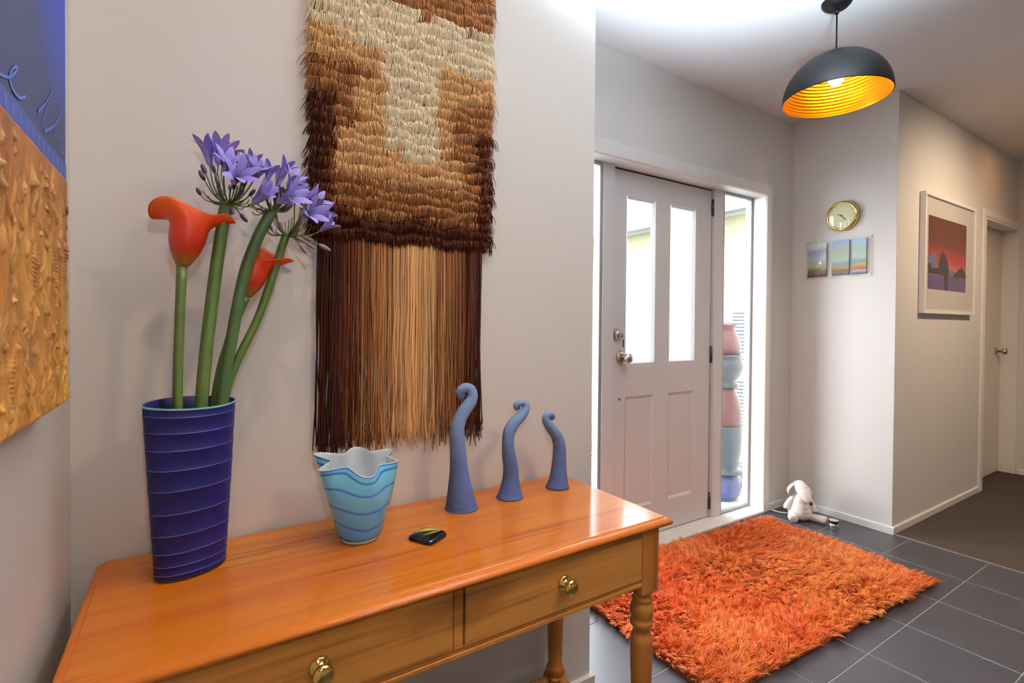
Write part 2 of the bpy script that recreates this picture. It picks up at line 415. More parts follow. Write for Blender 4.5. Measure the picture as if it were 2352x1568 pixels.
door = tag(thing('door_1', (2.29, 1.98, 0.02)), kind='structure', label='panelled front door with two tall glass panes')
Y0, Y1 = 1.962, 1.994
mb = MB()
def s99(z): return 1.2+(z-1.2)*0.9895
xa, xb = 1.880, 2.698
g1 = (1.980, 2.201); g2 = (2.329, 2.548)     # openings
zt, zb, pt, pb, ztop, zbot = 1.898, 0.994, 0.812, 0.195, 2.028, 0.024
for (x0, x1) in ((xa, g1[0]), (g1[1], g2[0]), (g2[1], xb)): mb.box(x0, Y0, zbot, x1, Y1, ztop)
for (x0, x1) in (g1, g2):
    mb.box(x0, Y0, zt, x1, Y1, ztop); mb.box(x0, Y0, pt, x1, Y1, zb); mb.box(x0, Y0, zbot, x1, Y1, pb)
leaf = mb.build('door_leaf', M_door, door)
for (x0, x1) in (g1, g2):
    MB().box(x0-0.004, 1.978, zb-0.004, x1+0.004, 1.984, zt+0.004).build('glass_pane', M_glass, door)
    mb = MB(); b_ = 0.014                      # glazing beads, sloped inwards
    for (p, q, r_, s_) in (((x0, zb), (x1, zb), (x1-b_, zb+b_), (x0+b_, zb+b_)), ((x1, zb), (x1, zt), (x1-b_, zt-b_), (x1-b_, zb+b_)), ((x1, zt), (x0, zt), (x0+b_, zt-b_), (x1-b_, zt-b_)), ((x0, zt), (x0, zb), (x0+b_, zb+b_), (x0+b_, zt-b_))):
        mb.add([(p[0], Y0-0.003, p[1]), (q[0], Y0-0.003, q[1]), (r_[0], Y0+0.012, r_[1]), (s_[0], Y0+0.012, s_[1]), (r_[0], 1.978, r_[1]), (s_[0], 1.978, s_[1])], [(0, 1, 2, 3), (3, 2, 4, 5)])
    mb.build('glazing_bead', M_door, door)
    MB().box(x0, Y0+0.011, pb, x1, Y1-0.008, pt).build('door_panel', M_door, door)
    mb = MB()
    for (p, q, r_, s_) in (((x0, pb), (x1, pb), (x1-b_, pb+b_), (x0+b_, pb+b_)), ((x1, pb), (x1, pt), (x1-b_, pt-b_), (x1-b_, pb+b_)), ((x1, pt), (x0, pt), (x0+b_, pt-b_), (x1-b_, pt-b_)), ((x0, pt), (x0, pb), (x0+b_, pb+b_), (x0+b_, pt-b_))):
        mb.add([(p[0], Y0-0.001, p[1]), (q[0], Y0-0.001, q[1]), (r_[0], Y0+0.0105, r_[1]), (s_[0], Y0+0.0105, s_[1])], [(0, 1, 2, 3)])
    mb.build('panel_moulding', M_door, door)
for z in (1.925, 1.025, 0.12):
    mb = MB(); mb.lathe([(0.007, -0.05), (0.007, 0.05)], (2.7035, 1.956, z), 12); mb.box(2.699, 1.953, z-0.05, 2.7085, 1.985, z+0.05)
    mb.build('hinge', M_bronze, door)
struct('trim_5', MB().box(2.6985, 1.975, 0.02, 2.7092, 1.987, 2.04).box(1.8715, 1.975, 0.02, 1.8805, 1.987, 2.04).box(1.87, 1.972, 2.029, 2.71, 1.987, 2.04).box(1.87, 1.975, 0.018, 2.71, 1.987, 0.0235), M_gap)  # dark strips standing in for the shaded gaps round the leaf
# knob and deadlock on the door
kx, kz = 1.944, 1.026
k = MB().lathe([(0.034, 0), (0.034, -0.006), (0.030, -0.010), (0.012, -0.012)], (kx, Y0, kz), 28, 'Y').build('knob_rose', M_steel, door)
MB().lathe([(0.012, -0.008), (0.011, -0.030), (0.018, -0.036), (0.026, -0.046), (0.0275, -0.056), (0.024, -0.068), (0.012, -0.075), (0.0, -0.076)], (kx, Y0, kz), 28, 'Y').build('knob', M_steel, k)
k = MB().lathe([(0.033, 0), (0.033, -0.006), (0.021, -0.020), (0.019, -0.024), (0.0, -0.024)], (1.912, Y0, 1.151), 28, 'Y').build('deadlock', M_steel, door)
MB().box(1.9105, Y0-0.052, 1.132, 1.9135, Y0-0.022, 1.158, b=0.001).build('key', M_steel, k)
MB().box(1.909, Y0-0.052, 1.085, 1.918, Y0-0.046, 1.126, b=0.002).build('key_tag', M_bronze, k)
MB().lathe([(0.009, 0), (0.009, -0.004), (0.005, -0.006), (0, -0.006)], (1.937, Y0, 0.806), 16, 'Y').build('lock_button', M_steel, door)

def sidelight(name, x0, x1, label):
    wn = tag(thing(name, ((x0+x1)/2, 1.96, 0.02)), kind='structure', label=label)
    t = 0.018; z0, z1 = 0.022, 2.037; ya, yb = 1.945, 1.985
    mb = MB(); mb.box(x0, ya, z0, x0+t, yb, z1, b=0.002); mb.box(x1-t, ya, z0, x1, yb, z1, b=0.002); mb.box(x0+t, ya, z0, x1-t, yb, z0+t, b=0.002); mb.box(x0+t, ya, z1-t, x1-t, yb, z1, b=0.002)
    mb.build('window_frame', M_alu, wn)
    MB().box(x0+t-0.004, 1.962, z0+t-0.004, x1-t+0.004, 1.968, z1-t+0.004).build('glass_pane', M_glass, wn)
sidelight('window_1', 2.793, 3.106, 'tall narrow sidelight right of the entry door')
sidelight('window_2', 1.474, 1.788, 'tall narrow sidelight left of the entry door')
# hall door (end of the right-hand wall)
mb = MB(); mb.box(4.85, YH-0.014, 0, 4.912, YH, 2.068, b=0.003); mb.box(4.912, YH-0.014, 2.018, XD-0.001, YH, 2.068, b=0.003)
struct('trim_6', mb, M_trim, 'white architrave of the hall door')
mb = MB(); mb.box(4.91, YH-0.01, 0, 4.93, 1.40, 2.02); mb.box(XD-0.022, YH-0.012, 0, XD, 1.40, 2.02); mb.box(4.93, YH-0.01, 2.0, XD-0.022, 1.40, 2.02)
struct('trim_7', mb, M_trim)
d2_ = tag(thing('door_2', (5.32, 1.37, 0.01)), kind='structure', label='plain cream hall door with a round knob')
MB().box(4.934, 1.355, 0.008, XD-0.026, 1.395, 1.996, b=0.002).build('door_leaf', mat('hall_door_paint', (226, 214, 198), 0.5), d2_)
k = MB().lathe([(0.030, 0), (0.030, -0.006), (0.026, -0.009), (0.010, -0.011)], (5.60, 1.355, 1.01), 24, 'Y').build('knob_rose', M_steel, d2_)
MB().lathe([(0.010, -0.008), (0.010, -0.03), (0.018, -0.036), (0.026, -0.046), (0.027, -0.056), (0.022, -0.068), (0.0, -0.074)], (5.60, 1.355, 1.01), 24, 'Y').build('knob', M_steel, k)

# ------------------------------------------------------------------ console table
T = 0.7315
TX0, TX1, TY0, TY1 = -0.1392, 0.9832, 0.8387, 1.2485      # flat of the top
table = thing('console_table', (0.42, 1.04, 0), 'honey wooden console table with two drawers and turned legs', 'table')
MB().box(TX0+0.0165, TY0, T-0.020, TX1, TY1-0.001, T).build('table_top', M_top, table)
# moulded edge: profile (outward, down) swept round front and both ends
prof = [(0, 0), (0.0015, -0.0022), (0.004, -0.0030), (0.0085, -0.0042), (0.0125, -0.0070), (0.0152, -0.0110), (0.0156, -0.0140), (0.0148, -0.0170), (0.0125, -0.0192), (0.009, -0.0205), (0.0, -0.0205)]
path = [((TX0, TY1), (-1, 0)), ((TX0, TY0), (-1, -1)), ((TX1, TY0), (1, -1)), ((TX1, TY1), (1, 0))]
rg = []
for (x, y), (nx, ny) in path: rg.append([(x+nx*a, y+ny*a, T+b) for a, b in prof])
mb = MB()
v = [p for r in rg for p in r]; n = len(prof); fs = []
for i in range(3):
    for k in range(n-1): fs.append((i*n+k, i*n+k+1, (i+1)*n+k+1, (i+1)*n+k))
mb.add(v, fs, 0, True)
mb.add(rg[0], [tuple(range(n))]); mb.add(rg[3], [tuple(range(n))[::-1]])
mb.build('moulded_edge', M_edge, table)
MB().box(TX0, TY0, T-0.020, TX0+0.0165, TY1-0.001, T+0.0002).build('end_strip', M_edge, table)
# frame rails
YF = 0.835; LW = 0.057
XA0, XA1 = -0.120, 0.964                # outer faces of the legs
ZR = 0.5535
mb = MB()
mb.box(XA0+LW, YF+0.006, 0.577, XA1-LW, YF+0.03, 0.5945, b=0.002)                    # rail under the drawers
mb.box(XA0+LW, YF+0.0015, 0.577, XA1-LW, YF+0.006, 0.586, b=0.001)
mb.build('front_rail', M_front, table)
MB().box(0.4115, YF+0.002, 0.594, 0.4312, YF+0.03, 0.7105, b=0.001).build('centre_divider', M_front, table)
MB().box(XA0+LW, 1.205, 0.577, XA1-LW, 1.223, 0.7105).build('back_rail', M_front, table)
for x in (XA0+0.008, XA1-0.008-0.018): MB().box(x, YF+LW, 0.577, x+0.018, 1.171, 0.7105).build('side_rail', M_front, table)
def knob(x, y, z, par):
    MB().lathe([(0.0165, 0), (0.0165, -0.003), (0.0145, -0.0045), (0.0125, -0.0065), (0.0085, -0.0085), (0.0075, -0.0145), (0.0090, -0.0185), (0.0140, -0.0205), (0.0168, -0.0235), (0.0166, -0.0270), (0.0140, -0.0305), (0.0085, -0.0330), (0.0, -0.0338)], (x, y, z), 32, 'Y').build('knob', M_brass, par)
for (x0, x1) in ((0.4345, 0.9045), (-0.0615, 0.4095)):
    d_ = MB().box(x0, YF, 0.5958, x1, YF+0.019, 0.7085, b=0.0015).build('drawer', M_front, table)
    MB().box(x0+0.015, YF+0.019, 0.60, x1-0.015, 1.19, 0.690).build('drawer_box', M_front, d_)
    knob((x0+x1)/2, YF, 0.6525, d_)
LEG = [(0.0285, ZR), (0.0255, 0.550), (0.0225, 0.545), (0.0215, 0.541), (0.0235, 0.5385), (0.0262, 0.5345), (0.0262, 0.5315), (0.0238, 0.528), (0.0232, 0.5262), (0.0255, 0.5225), (0.0285, 0.513), (0.0292, 0.505), (0.0285, 0.496), (0.0262, 0.487), (0.0252, 0.4835), (0.0275, 0.4805), (0.0293, 0.4755), (0.0285, 0.4695), (0.0255, 0.4655), (0.0222, 0.4605), (0.0210, 0.4545), (0.0212, 0.4505), (0.0228, 0.4475), (0.0232, 0.4455), (0.0250, 0.4430), (0.0272, 0.4365), (0.0280, 0.428), (0.0272, 0.38), (0.0250, 0.31), (0.0225, 0.23), (0.0208, 0.180), (0.0240, 0.175), (0.0275, 0.168), (0.0270, 0.163), (0.0255, 0.160), (0.0300, 0.155)]
FOOT = [(0.0255, 0.070), (0.022, 0.066), (0.024, 0.060), (0.028, 0.045), (0.026, 0.020), (0.020, 0.004), (0.018, 0.0)]
for (x, y) in ((XA1-LW/2, YF+LW/2), (XA0+LW/2, YF+LW/2), (XA1-LW/2-0.006, 1.2005), (XA0+LW/2+0.006, 1.2005)):
    mb = MB(); h = LW/2
    mb.box(x-h, y-h, ZR, x+h, y+h, 0.7108, b=0.0025)
    mb.lathe([(a*0.985, z) for a, z in LEG], (x, y, 0), 40)
    mb.box(x-h, y-h, 0.070, x+h, y+h, 0.155, b=0.009)
    mb.lathe(FOOT, (x, y, 0), 32)
    mb.build('leg', M_leg, table)
MB().box(XA0+LW, 1.188, 0.112, XA1-LW-0.006, 1.213, 0.146, b=0.003).build('stretcher', M_leg, table)
for x in (XA0+LW/2, XA1-LW/2): MB().box(x-0.012, YF+LW-0.002, 0.112, x+0.012, 1.173, 0.146, b=0.003).build('stretcher', M_leg, table)

# ------------------------------------------------------------------ navy oval vase
VC = np.array([0.002, 1.122]); VA = math.radians(22)
ax_ = np.array([math.cos(VA), math.sin(VA)]); pr_ = np.array([-math.sin(VA), math.cos(VA)])
VT = 1.0475
def vring(t, ins=0.0, n=96):
    a = 0.060+0.0195*t-ins; b = 0.038+0.008*t-ins; out = []
    for k in range(n):
        th = 2*PI*k/n; c, s_ = math.cos(th), math.sin(th)
        pinch = 0.35*max(0, t-0.55)/0.45
        y = b*s_*(1-pinch*abs(c)**3)
        p = VC+ax_*a*c+pr_*y
        z = T+0.001+(VT-T)*t+t*t*(0.006*s_-0.002*c)
        out.append((p[0], p[1], z))
    return out
M_navy = mat('navy_glaze', (23, 15, 66), 0.5, spec=0.22, noise=(9, (16, 10, 54), 0.3, 0.7))
M_line = mat('worn_ridge_glaze', (92, 110, 160), 0.4)
M_aqua = mat('aqua_glaze_rim', (110, 168, 160), 0.35)
vase = thing('oval_vase', (VC[0], VC[1], T), 'tall navy ridged oval vase holding the stems at the left of the console table', 'vase')
ridges = [1-x for x in (0.961, 0.911, 0.837, 0.733, 0.609, 0.477, 0.357, 0.244, 0.143, 0.05)]
rg, mis = [], []
ts = [0.0, 0.012]; rings_ = [vring(0.0, 0.006), vring(0.012, 0.0)]; mis = [2]
prev = 0.012
for r_ in ridges:
    rings_.append(vring((prev+r_)/2, 0.0006)); mis.append(0)
    rings_.append(vring(r_-0.0035, 0.0)); mis.append(0)
    rings_.append(vring(r_, -0.0003)); mis.append(0)
    rings_.append(vring(r_+0.0019, 0.0)); mis.append(1)
    rings_.append(vring(r_+0.005, 0.0006)); mis.append(0)
    prev = r_+0.006
rings_.append(vring(0.992, 0.0005)); mis.append(0)
rings_.append(vring(1.0, 0.0)); mis.append(2)
rings_.append(vring(1.003, 0.0012)); mis.append(2)
rings_.append(vring(1.0, 0.0028)); mis.append(0)
for t in (0.9, 0.6, 0.3, 0.03): rings_.append(vring(t, 0.005)); mis.append(0)
MB().rings(rings_, mis=mis+[0], smooth=True).build('vase_body', [M_navy, M_line, M_aqua], vase)

# ------------------------------------------------------------------ flowers
M_stem = mat('green_stem', (80, 94, 28), 0.5, noise=(30, (64, 84, 28), 0.3, 0.7))
M_stem2 = mat('dark_green_stem', (52, 74, 34), 0.5, noise=(30, (62, 82, 30), 0.3, 0.7))
M_pedi = mat('olive_pedicel', (70, 78, 30), 0.6)
M_bud = mat('purple_bud', (66, 44, 70), 0.55, noise=(80, (48, 34, 56), 0.3, 0.7))
M_budg = mat('faded_bud', (120, 92, 96), 0.6)
M_petal = mat('lilac_petal', (168, 152, 226), 0.55, noise=(60, (138, 130, 220), 0.35, 0.65), sheen=0.1)
M_petal2 = mat('pink_lilac_petal', (200, 156, 226), 0.55, noise=(60, (160, 142, 224), 0.35, 0.65), sheen=0.1)
M_stamen = mat('stamen', (150, 160, 120), 0.6)
for m_ in (M_petal, M_petal2): m_.node_tree.nodes['Principled BSDF'].inputs['Subsurface Weight'].default_value = 0.0

def frame_to(d):
    d = Vector(d).normalized(); return d.to_track_quat('Z', 'Y')
def petal_mesh(name, L, W, flare, m):
    """petal along +Z from the throat, opening towards +X"""
    nu, nv = 5, 9; v = []; f = []
    for j in range(nv):
        t = j/(nv-1); wv = W*(0.35+0.65*math.sin(PI*min(1, 0.05+t*0.72)))*math.sqrt(max(0.03, 1-(max(0, t-0.72)/0.28)**2))
        r = 0.0030+0.004*t+flare*L*max(0, t-0.25)**2
        z = L*(t-0.22*flare*max(0, t-0.45)**2)
        for i in range(nu):
            s_ = (i/(nu-1)-0.5)*2; v.append((r+0.0016*(1-s_*s_)*-1*t, wv*0.5*s_, z))
    for j in range(nv-1):
        for i in range(nu-1): a = j*nu+i; f.append((a, a+1, a+nu+1, a+nu))
    me = bpy.data.meshes.new(name); me.from_pydata(v, [], f); me.materials.append(m)
    me.polygons.foreach_set('use_smooth', [True]*len(f)); me.update(); return me
PET = [petal_mesh('petal', 0.046, 0.0135, fl, m_) for fl, m_ in ((0.35, M_petal), (0.75, M_petal), (0.75, M_petal2), (1.0, M_petal), (0.2, M_petal))]
def tube_mesh():
    mb = MB(); mb.lathe([(0.0016, -0.004), (0.0024, 0.0), (0.0032, 0.008), (0.0045, 0.016)], n=10, cap=False)
    for k in range(5):
        a = 2*PI*k/5; mb.tube([(0, 0, 0.008), (0.003*math.cos(a), 0.003*math.sin(a), 0.026), (0.007*math.cos(a), 0.007*math.sin(a), 0.037)], 0.0005, 5, mi=1)
    o = mb.build('floret', [M_petal, M_stamen]); me = o.data; bpy.data.objects.remove(o); return me
TUBE = tube_mesh()
bud_o = MB().ellipsoid((0, 0, 0.0075), (0.0042, 0.0042, 0.0095), nu=10, nv=8).build('bud', M_bud); BUD = bud_o.data; bpy.data.objects.remove(bud_o)
bud_o = MB().ellipsoid((0, 0, 0.0085), (0.0042, 0.0042, 0.0110), nu=10, nv=8).build('bud', M_budg); BUDG = bud_o.data; bpy.data.objects.remove(bud_o)
def agapanthus(label, stem_pts, rad, head, florets, buds, m_stem, seed, m_bud=None):
    rr = random.Random(seed)
    base = stem_pts[0]
    t = thing('agapanthus', base, label, 'flower', 'agapanthus stems in the navy vase')
    P = catmull(stem_pts, 8); MB().tube(P, [rad*1.0]*(len(P)-3)+[rad*0.92, rad*0.85, rad*0.6], 14).build('stem', m_stem, t)
    ped = MB(); H = np.array(head)
    ped.ellipsoid(H, (0.008, 0.008, 0.007), nu=12, nv=8)
    def pedicel(tip, d, r=0.0013):
        tip = np.array(tip); d = np.array(d)/np.linalg.norm(d); L = np.linalg.norm(tip-H)
        out = tip-H; out[2] *= 0.3; out = out/(np.linalg.norm(out)+1e-6)
        c1 = H+0.50*L*(0.85*out+0.1*(tip-H)/L); c2 = tip-d*0.38*L
        q = [(1-u)**3*H+3*u*(1-u)**2*c1+3*u*u*(1-u)*c2+u**3*tip for u in np.linspace(0, 1, 9)]
        ped.tube(q, r, 6); return q[-1]-q[-2]
    for i, f_ in enumerate(florets):
        b0 = np.array(f_[:3]); b1 = np.array(f_[3:]); d = b1-b0; d = d/np.linalg.norm(d)
        pedicel(b0, d)
        fl = bpy.data.objects.new('floret', TUBE); C.objects.link(fl); fl.parent = t
        fl.location = Vector(b0)-Vector(base); fl.rotation_mode = 'QUATERNION'; fl.rotation_quaternion = frame_to(d)
        L = np.linalg.norm(b1-b0); s_ = min(1.25, max(0.85, (L+0.012)/0.044)); fl.scale = (s_, s_, s_)
        ps = rr.choice((PET[0], PET[1], PET[1], PET[2], PET[3]))
        tw = rr.uniform(0, 1)
        for k in range(6):
            p = bpy.data.objects.new('petal', ps); C.objects.link(p); p.parent = fl
            p.rotation_euler = (rr.uniform(-.06, .06), rr.uniform(-.12, .1), 2*PI*(k+tw)/6)
            p.scale = (1, rr.uniform(.9, 1.1), rr.uniform(.92, 1.06))
    for b in buds:
        b = np.array(b); o_ = b-H; d = o_/np.linalg.norm(o_)+np.array([0, 0, 0.5 if o_[2] > 0.005 else -0.25])
        d /= np.linalg.norm(d); b0 = b-d*0.009; g = pedicel(b0, d)
        bo = bpy.data.objects.new('bud', m_bud or BUD); C.objects.link(bo); bo.parent = t
        bo.location = Vector(b0)-Vector(base); bo.rotation_mode = 'QUATERNION'; bo.rotation_quaternion = frame_to(d)
        s_ = rr.uniform(0.85, 1.25); bo.scale = (s_, s_, s_*rr.uniform(1, 1.25))
    for k in range(30):                                        # short pedicels filling the umbel, some with small buds
        az = rr.uniform(0, 2*PI); el = rr.uniform(0.0, 1.25); L = rr.uniform(0.030, 0.056)
        d = np.array([math.cos(az)*math.cos(el), math.sin(az)*math.cos(el)*0.9, math.sin(el)])
        dd = d*0.6+np.array([0, 0, 0.9]); dd /= np.linalg.norm(dd); pedicel(H+d*L, dd, 0.0010)
        if k % 3 == 0:
            bo = bpy.data.objects.new('bud', m_bud or BUD); C.objects.link(bo); bo.parent = t
            bo.location = Vector(H+d*L-dd*0.001)-Vector(base); bo.rotation_mode = 'QUATERNION'; bo.rotation_quaternion = frame_to(dd)
            s_ = rr.uniform(0.6, 0.95); bo.scale = (s_, s_, s_)
    ped.build('pedicels', M_pedi, t)['kind'] = 'stuff'
    return t
h1F = [(0.0318, 1.145, 1.5057, 0.0266, 1.147, 1.5422), (0.0455, 1.135, 1.5072, 0.0483, 1.131, 1.5494), (0.057, 1.155, 1.5233, 0.0667, 1.163, 1.5503), (0.0553, 1.105, 1.4842, 0.0621, 1.083, 1.5047), (0.0681, 1.085, 1.4614, 0.0788, 1.051, 1.4747), (0.0951, 1.105, 1.4823, 0.1053, 1.083, 1.499), (0.101, 1.155, 1.5079, 0.1065, 1.163, 1.529), (0.1053, 1.115, 1.4794, 0.1177, 1.099, 1.4984)]
h1B = [(0.0184, 1.1358, 1.4806), (0.0215, 1.146, 1.4956), (0.0368, 1.1189, 1.493), (0.0447, 1.1332, 1.4723), (0.0797, 1.158, 1.5309), (0.0948, 1.1583, 1.5194), (0.0847, 1.1082, 1.4539), (0.1036, 1.1135, 1.4561), (0.0663, 1.1033, 1.4121), (0.0894, 1.1287, 1.4056), (0.052, 1.11, 1.505), (0.09, 1.12, 1.50)]
h2F = [(0.1011, 1.07, 1.4262, 0.1199, 1.036, 1.4434), (0.1296, 1.12, 1.4844, 0.134, 1.116, 1.5055), (0.1541, 1.12, 1.4991, 0.1635, 1.116, 1.5141), (0.1645, 1.1, 1.4711, 0.1751, 1.084, 1.4903), (0.1741, 1.13, 1.4792, 0.195, 1.132, 1.4866), (0.1458, 1.07, 1.434, 0.1722, 1.036, 1.4427), (0.150, 1.14, 1.478, 0.157, 1.146, 1.505)]
h2B = [(0.1197, 1.0869, 1.4184), (0.1635, 1.1147, 1.4328), (0.1371, 1.1272, 1.4335), (0.1551, 1.1031, 1.4632), (0.1638, 1.129, 1.4629), (0.143, 1.09, 1.452)]
h3F = [(0.2106, 1.13, 1.4456, 0.2323, 1.114, 1.4621), (0.1931, 1.1, 1.4176, 0.2071, 1.066, 1.4222), (0.2391, 1.15, 1.4012, 0.2577, 1.146, 1.4181), (0.2035, 1.16, 1.4714, 0.2238, 1.162, 1.4785), (0.2291, 1.17, 1.4421, 0.2571, 1.178, 1.4471)]
h3B = [(0.2116, 1.1534, 1.3816), (0.197, 1.1166, 1.353), (0.2166, 1.1513, 1.3666), (0.2418, 1.1319, 1.3626), (0.1936, 1.142, 1.3764), (0.1989, 1.1334, 1.4466)]
agapanthus('lilac agapanthus with the tallest bloom and upright left florets', [(0.012, 1.118, 0.80), (0.018, 1.122, 1.046), (0.036, 1.130, 1.25), (0.0562, 1.135, 1.412), (0.0621, 1.135, 1.4304)], 0.0112, (0.0621, 1.135, 1.4304), h1F, h1B, M_stem, 1)
agapanthus('lilac agapanthus with the middle bloom on a dark bent stem', [(0.035, 1.124, 0.80), (0.0525, 1.130, 1.048), (0.085, 1.126, 1.27), (0.110, 1.12, 1.36), (0.1325, 1.12, 1.412), (0.1387, 1.12, 1.4234)], 0.0108, (0.1387, 1.12, 1.4234), h2F, h2B, M_stem2, 2)
agapanthus('lilac agapanthus with the lowest bloom, nearest the wall hanging', [(0.041, 1.144, 0.80), (0.0585, 1.150, 1.0517), (0.121, 1.153, 1.22), (0.166, 1.15, 1.3725), (0.1714, 1.15, 1.3828)], 0.0082, (0.1714, 1.15, 1.3828), h3F, h3B, M_stem, 3, BUDG)

def spathe_mat(name, zb, zt):
    m = mat(name, (226, 82, 20), 0.42, spec=0.4); nt = m.node_tree
    tc = nt.nodes.new('ShaderNodeTexCoord'); sp = nt.nodes.new('ShaderNodeSeparateXYZ'); mr = nt.nodes.new('ShaderNodeMapRange'); cr = nt.nodes.new('ShaderNodeValToRGB')
    mr.inputs[1].default_value = zb; mr.inputs[2].default_value = zt
    e = cr.color_ramp.elements; e[0].position = 0.0; e[0].color = rgba((132, 104, 34)); e[1].position = 1.0; e[1].color = rgba((236, 96, 20))
    for p, c in ((0.12, (150, 84, 26)), (0.25, (176, 42, 18)), (0.62, (196, 50, 18)), (0.8, (224, 72, 16))):
        q = e.new(p); q.color = rgba(c)
    nt.links.new(tc.outputs['Object'], sp.inputs[0]); nt.links.new(sp.outputs['Z'], mr.inputs[0]); nt.links.new(mr.outputs[0], cr.inputs[0])
    nt.links.new(cr.outputs[0], nt.nodes['Principled BSDF'].inputs['Base Color']); return m
def calla(label, stem_pts, rad, base, axis, rim, rmid, L, m):
    """rim: (angle deg, dx, dy, dz) keyed offsets of the lip from base"""
    t = thing('calla_lily', stem_pts[0], label, 'flower', 'orange calla lilies in the navy vase')
    P = catmull(stem_pts, 8); MB().tube(P, [rad]*(len(P)-2)+[rad*1.05, rad*1.1], 14).build('stem', M_stem, t)
    B = np.array(base); A = np.array(axis, float); A /= np.linalg.norm(A)
    ux = np.array([1.0, 0, 0]); ux -= A*ux.dot(A); ux /= np.linalg.norm(ux); uy = np.cross(A, ux)
    N, K = 56, 22
    ang = [r[0] for r in rim]; rim = sorted(rim); ang = np.array([r[0] for r in rim]); val = np.array([r[1:] for r in rim])
    def lip(a):
        a %= 360; n_ = len(ang); i = max(j for j in range(n_) if ang[j] <= a); j = (i+1) % n_
        a1 = ang[j]+(360 if j == 0 else 0); u = (a-ang[i])/(a1-ang[i])
        p0, p1, p2, p3 = val[i-1], val[i], val[j], val[(j+1) % n_]
        return 0.5*((2*p1)+(-p0+p2)*u+(2*p0-5*p1+4*p2-p3)*u*u+(-p0+3*p1-3*p2+p3)*u**3)
    g = np.zeros((K, N, 3))
    for k in range(N):
        a = 360*k/N; th = math.radians(a); dr = math.cos(th)*ux+math.sin(th)*uy
        lp = B+np.array(lip(a))
        ring = B+A*L*0.66+dr*rmid
        for j in range(K):
            s_ = j/(K-1)
            if s_ < 0.55:
                q_ = s_/0.55; rr_ = rad*1.15+(rmid-rad*1.15)*(1-(1-q_)**2.1); g[j, k] = B+A*L*0.66*q_+dr*rr_
            else:
                q_ = (s_-0.55)/0.45; c1 = ring+A*L*0.20+dr*rmid*0.02; g[j, k] = (1-q_)**2*ring+2*q_*(1-q_)*c1+q_*q_*lp
    mb = MB(); th_ = 0.0012
    ctr = g.mean(axis=1, keepdims=True)
    inn = ctr+(g-ctr)*(1-th_/np.maximum(np.linalg.norm(g-ctr, axis=2, keepdims=True), 0.004))+np.array([0, 0, 0.0003])
    mb.rings([[tuple(p) for p in g[j]] for j in range(K)]+[[tuple(p) for p in inn[j]] for j in range(K-1, 0, -1)], smooth=True, cap0=True, cap1=True)
    mb.build('spathe', m, t)
    MB().tube([tuple(B+A*0.012), tuple(B+A*L*0.5), tuple(B+A*L*0.8)], [0.004, 0.0045, 0.0025], 10).build('spadix', mat('spadix_'+str(len(MATS)), (226, 176, 60), 0.6), t)
    return t
M_sp1 = spathe_mat('orange_spathe', 1.302-0.80, 1.302-0.80+0.115)
calla('orange calla lily at the far left, its tip curling right', [(-0.006, 1.112, 0.80), (-0.0195, 1.118, 1.042), (-0.0135, 1.125, 1.305)], 0.0082, (-0.0131, 1.125, 1.303), (0.16, 0, 1),
      [(0, 0.088, 0.0, 0.090), (20, 0.060, 0.012, 0.098), (60, 0.030, 0.025, 0.095), (100, 0.0, 0.030, 0.090), (140, -0.030, 0.020, 0.087), (165, -0.046, 0.006, 0.084), (180, -0.051, -0.002, 0.093), (200, -0.049, -0.014, 0.107), (225, -0.036, -0.026, 0.118), (250, -0.016, -0.032, 0.121), (285, 0.010, -0.030, 0.111), (315, 0.036, -0.021, 0.101), (340, 0.058, -0.010, 0.102), (352, 0.075, -0.004, 0.107)], 0.031, 0.105, M_sp1)
M_sp2 = spathe_mat('orange_spathe_low', 1.252-0.80, 1.252-0.80+0.095)
calla('orange calla lily behind the bent stem, opening to the right', [(0.026, 1.142, 0.80), (0.0415, 1.149, 1.048), (0.067, 1.154, 1.17), (0.0945, 1.158, 1.250)], 0.0080, (0.0955, 1.158, 1.252), (0.30, 0, 1),
      [(0, 0.090, 0.0, 0.078), (20, 0.075, 0.018, 0.086), (55, 0.050, 0.030, 0.098), (95, 0.026, 0.030, 0.112), (135, 0.008, 0.018, 0.112), (180, 0.002, 0.0, 0.094), (225, 0.014, -0.024, 0.076), (270, 0.040, -0.032, 0.074), (315, 0.066, -0.022, 0.080), (345, 0.084, -0.006, 0.083)], 0.026, 0.085, M_sp2)

# ------------------------------------------------------------------ ruffled glass vase
GC = (0.312, 1.100)
rim_k = [(0, 0.062, 0.902), (20, 0.086, 0.909), (50, 0.058, 0.906), (81, 0.080, 0.912), (113, 0.058, 0.906), (146, 0.104, 0.914), (160, 0.060, 0.903), (176, 0.087, 0.891), (223, 0.053, 0.900), (270, 0.072, 0.882), (305, 0.053, 0.897), (337, 0.082, 0.897)]
def per(a, idx):
    a %= 360; n_ = len(rim_k); i = max(j for j in range(n_) if rim_k[j][0] <= a); j = (i+1) % n_
    a0 = rim_k[i][0]; a1 = rim_k[j][0]+(360 if j == 0 else 0); u = (a-a0)/(a1-a0); u = (1-math.cos(PI*u))/2
    return rim_k[i][idx]*(1-u)+rim_k[j][idx]*u
NA, NT = 160, 72
def gpt(a, t, ins):
    rb = 0.0445+0.027*math.sin(min(1, t*1.05)*PI/2); zb_ = T+0.0065
    rr_ = per(a, 1); zr = per(a, 2); k = max(0, (t-0.30)/0.70)**2.2
    r = rb*(1-k)+rr_*k-ins; z = zb_+(0.893-zb_)*t+k*t*(zr-0.893)
    if t < 0.06: r -= 0.006*(1-t/0.06)**2
    th = math.radians(a); return (GC[0]+r*math.cos(th), GC[1]+r*math.sin(th), z)
M_gout = vcol_mat('blue_swirl_glass', 0.06, 0.5, coat=0.6)
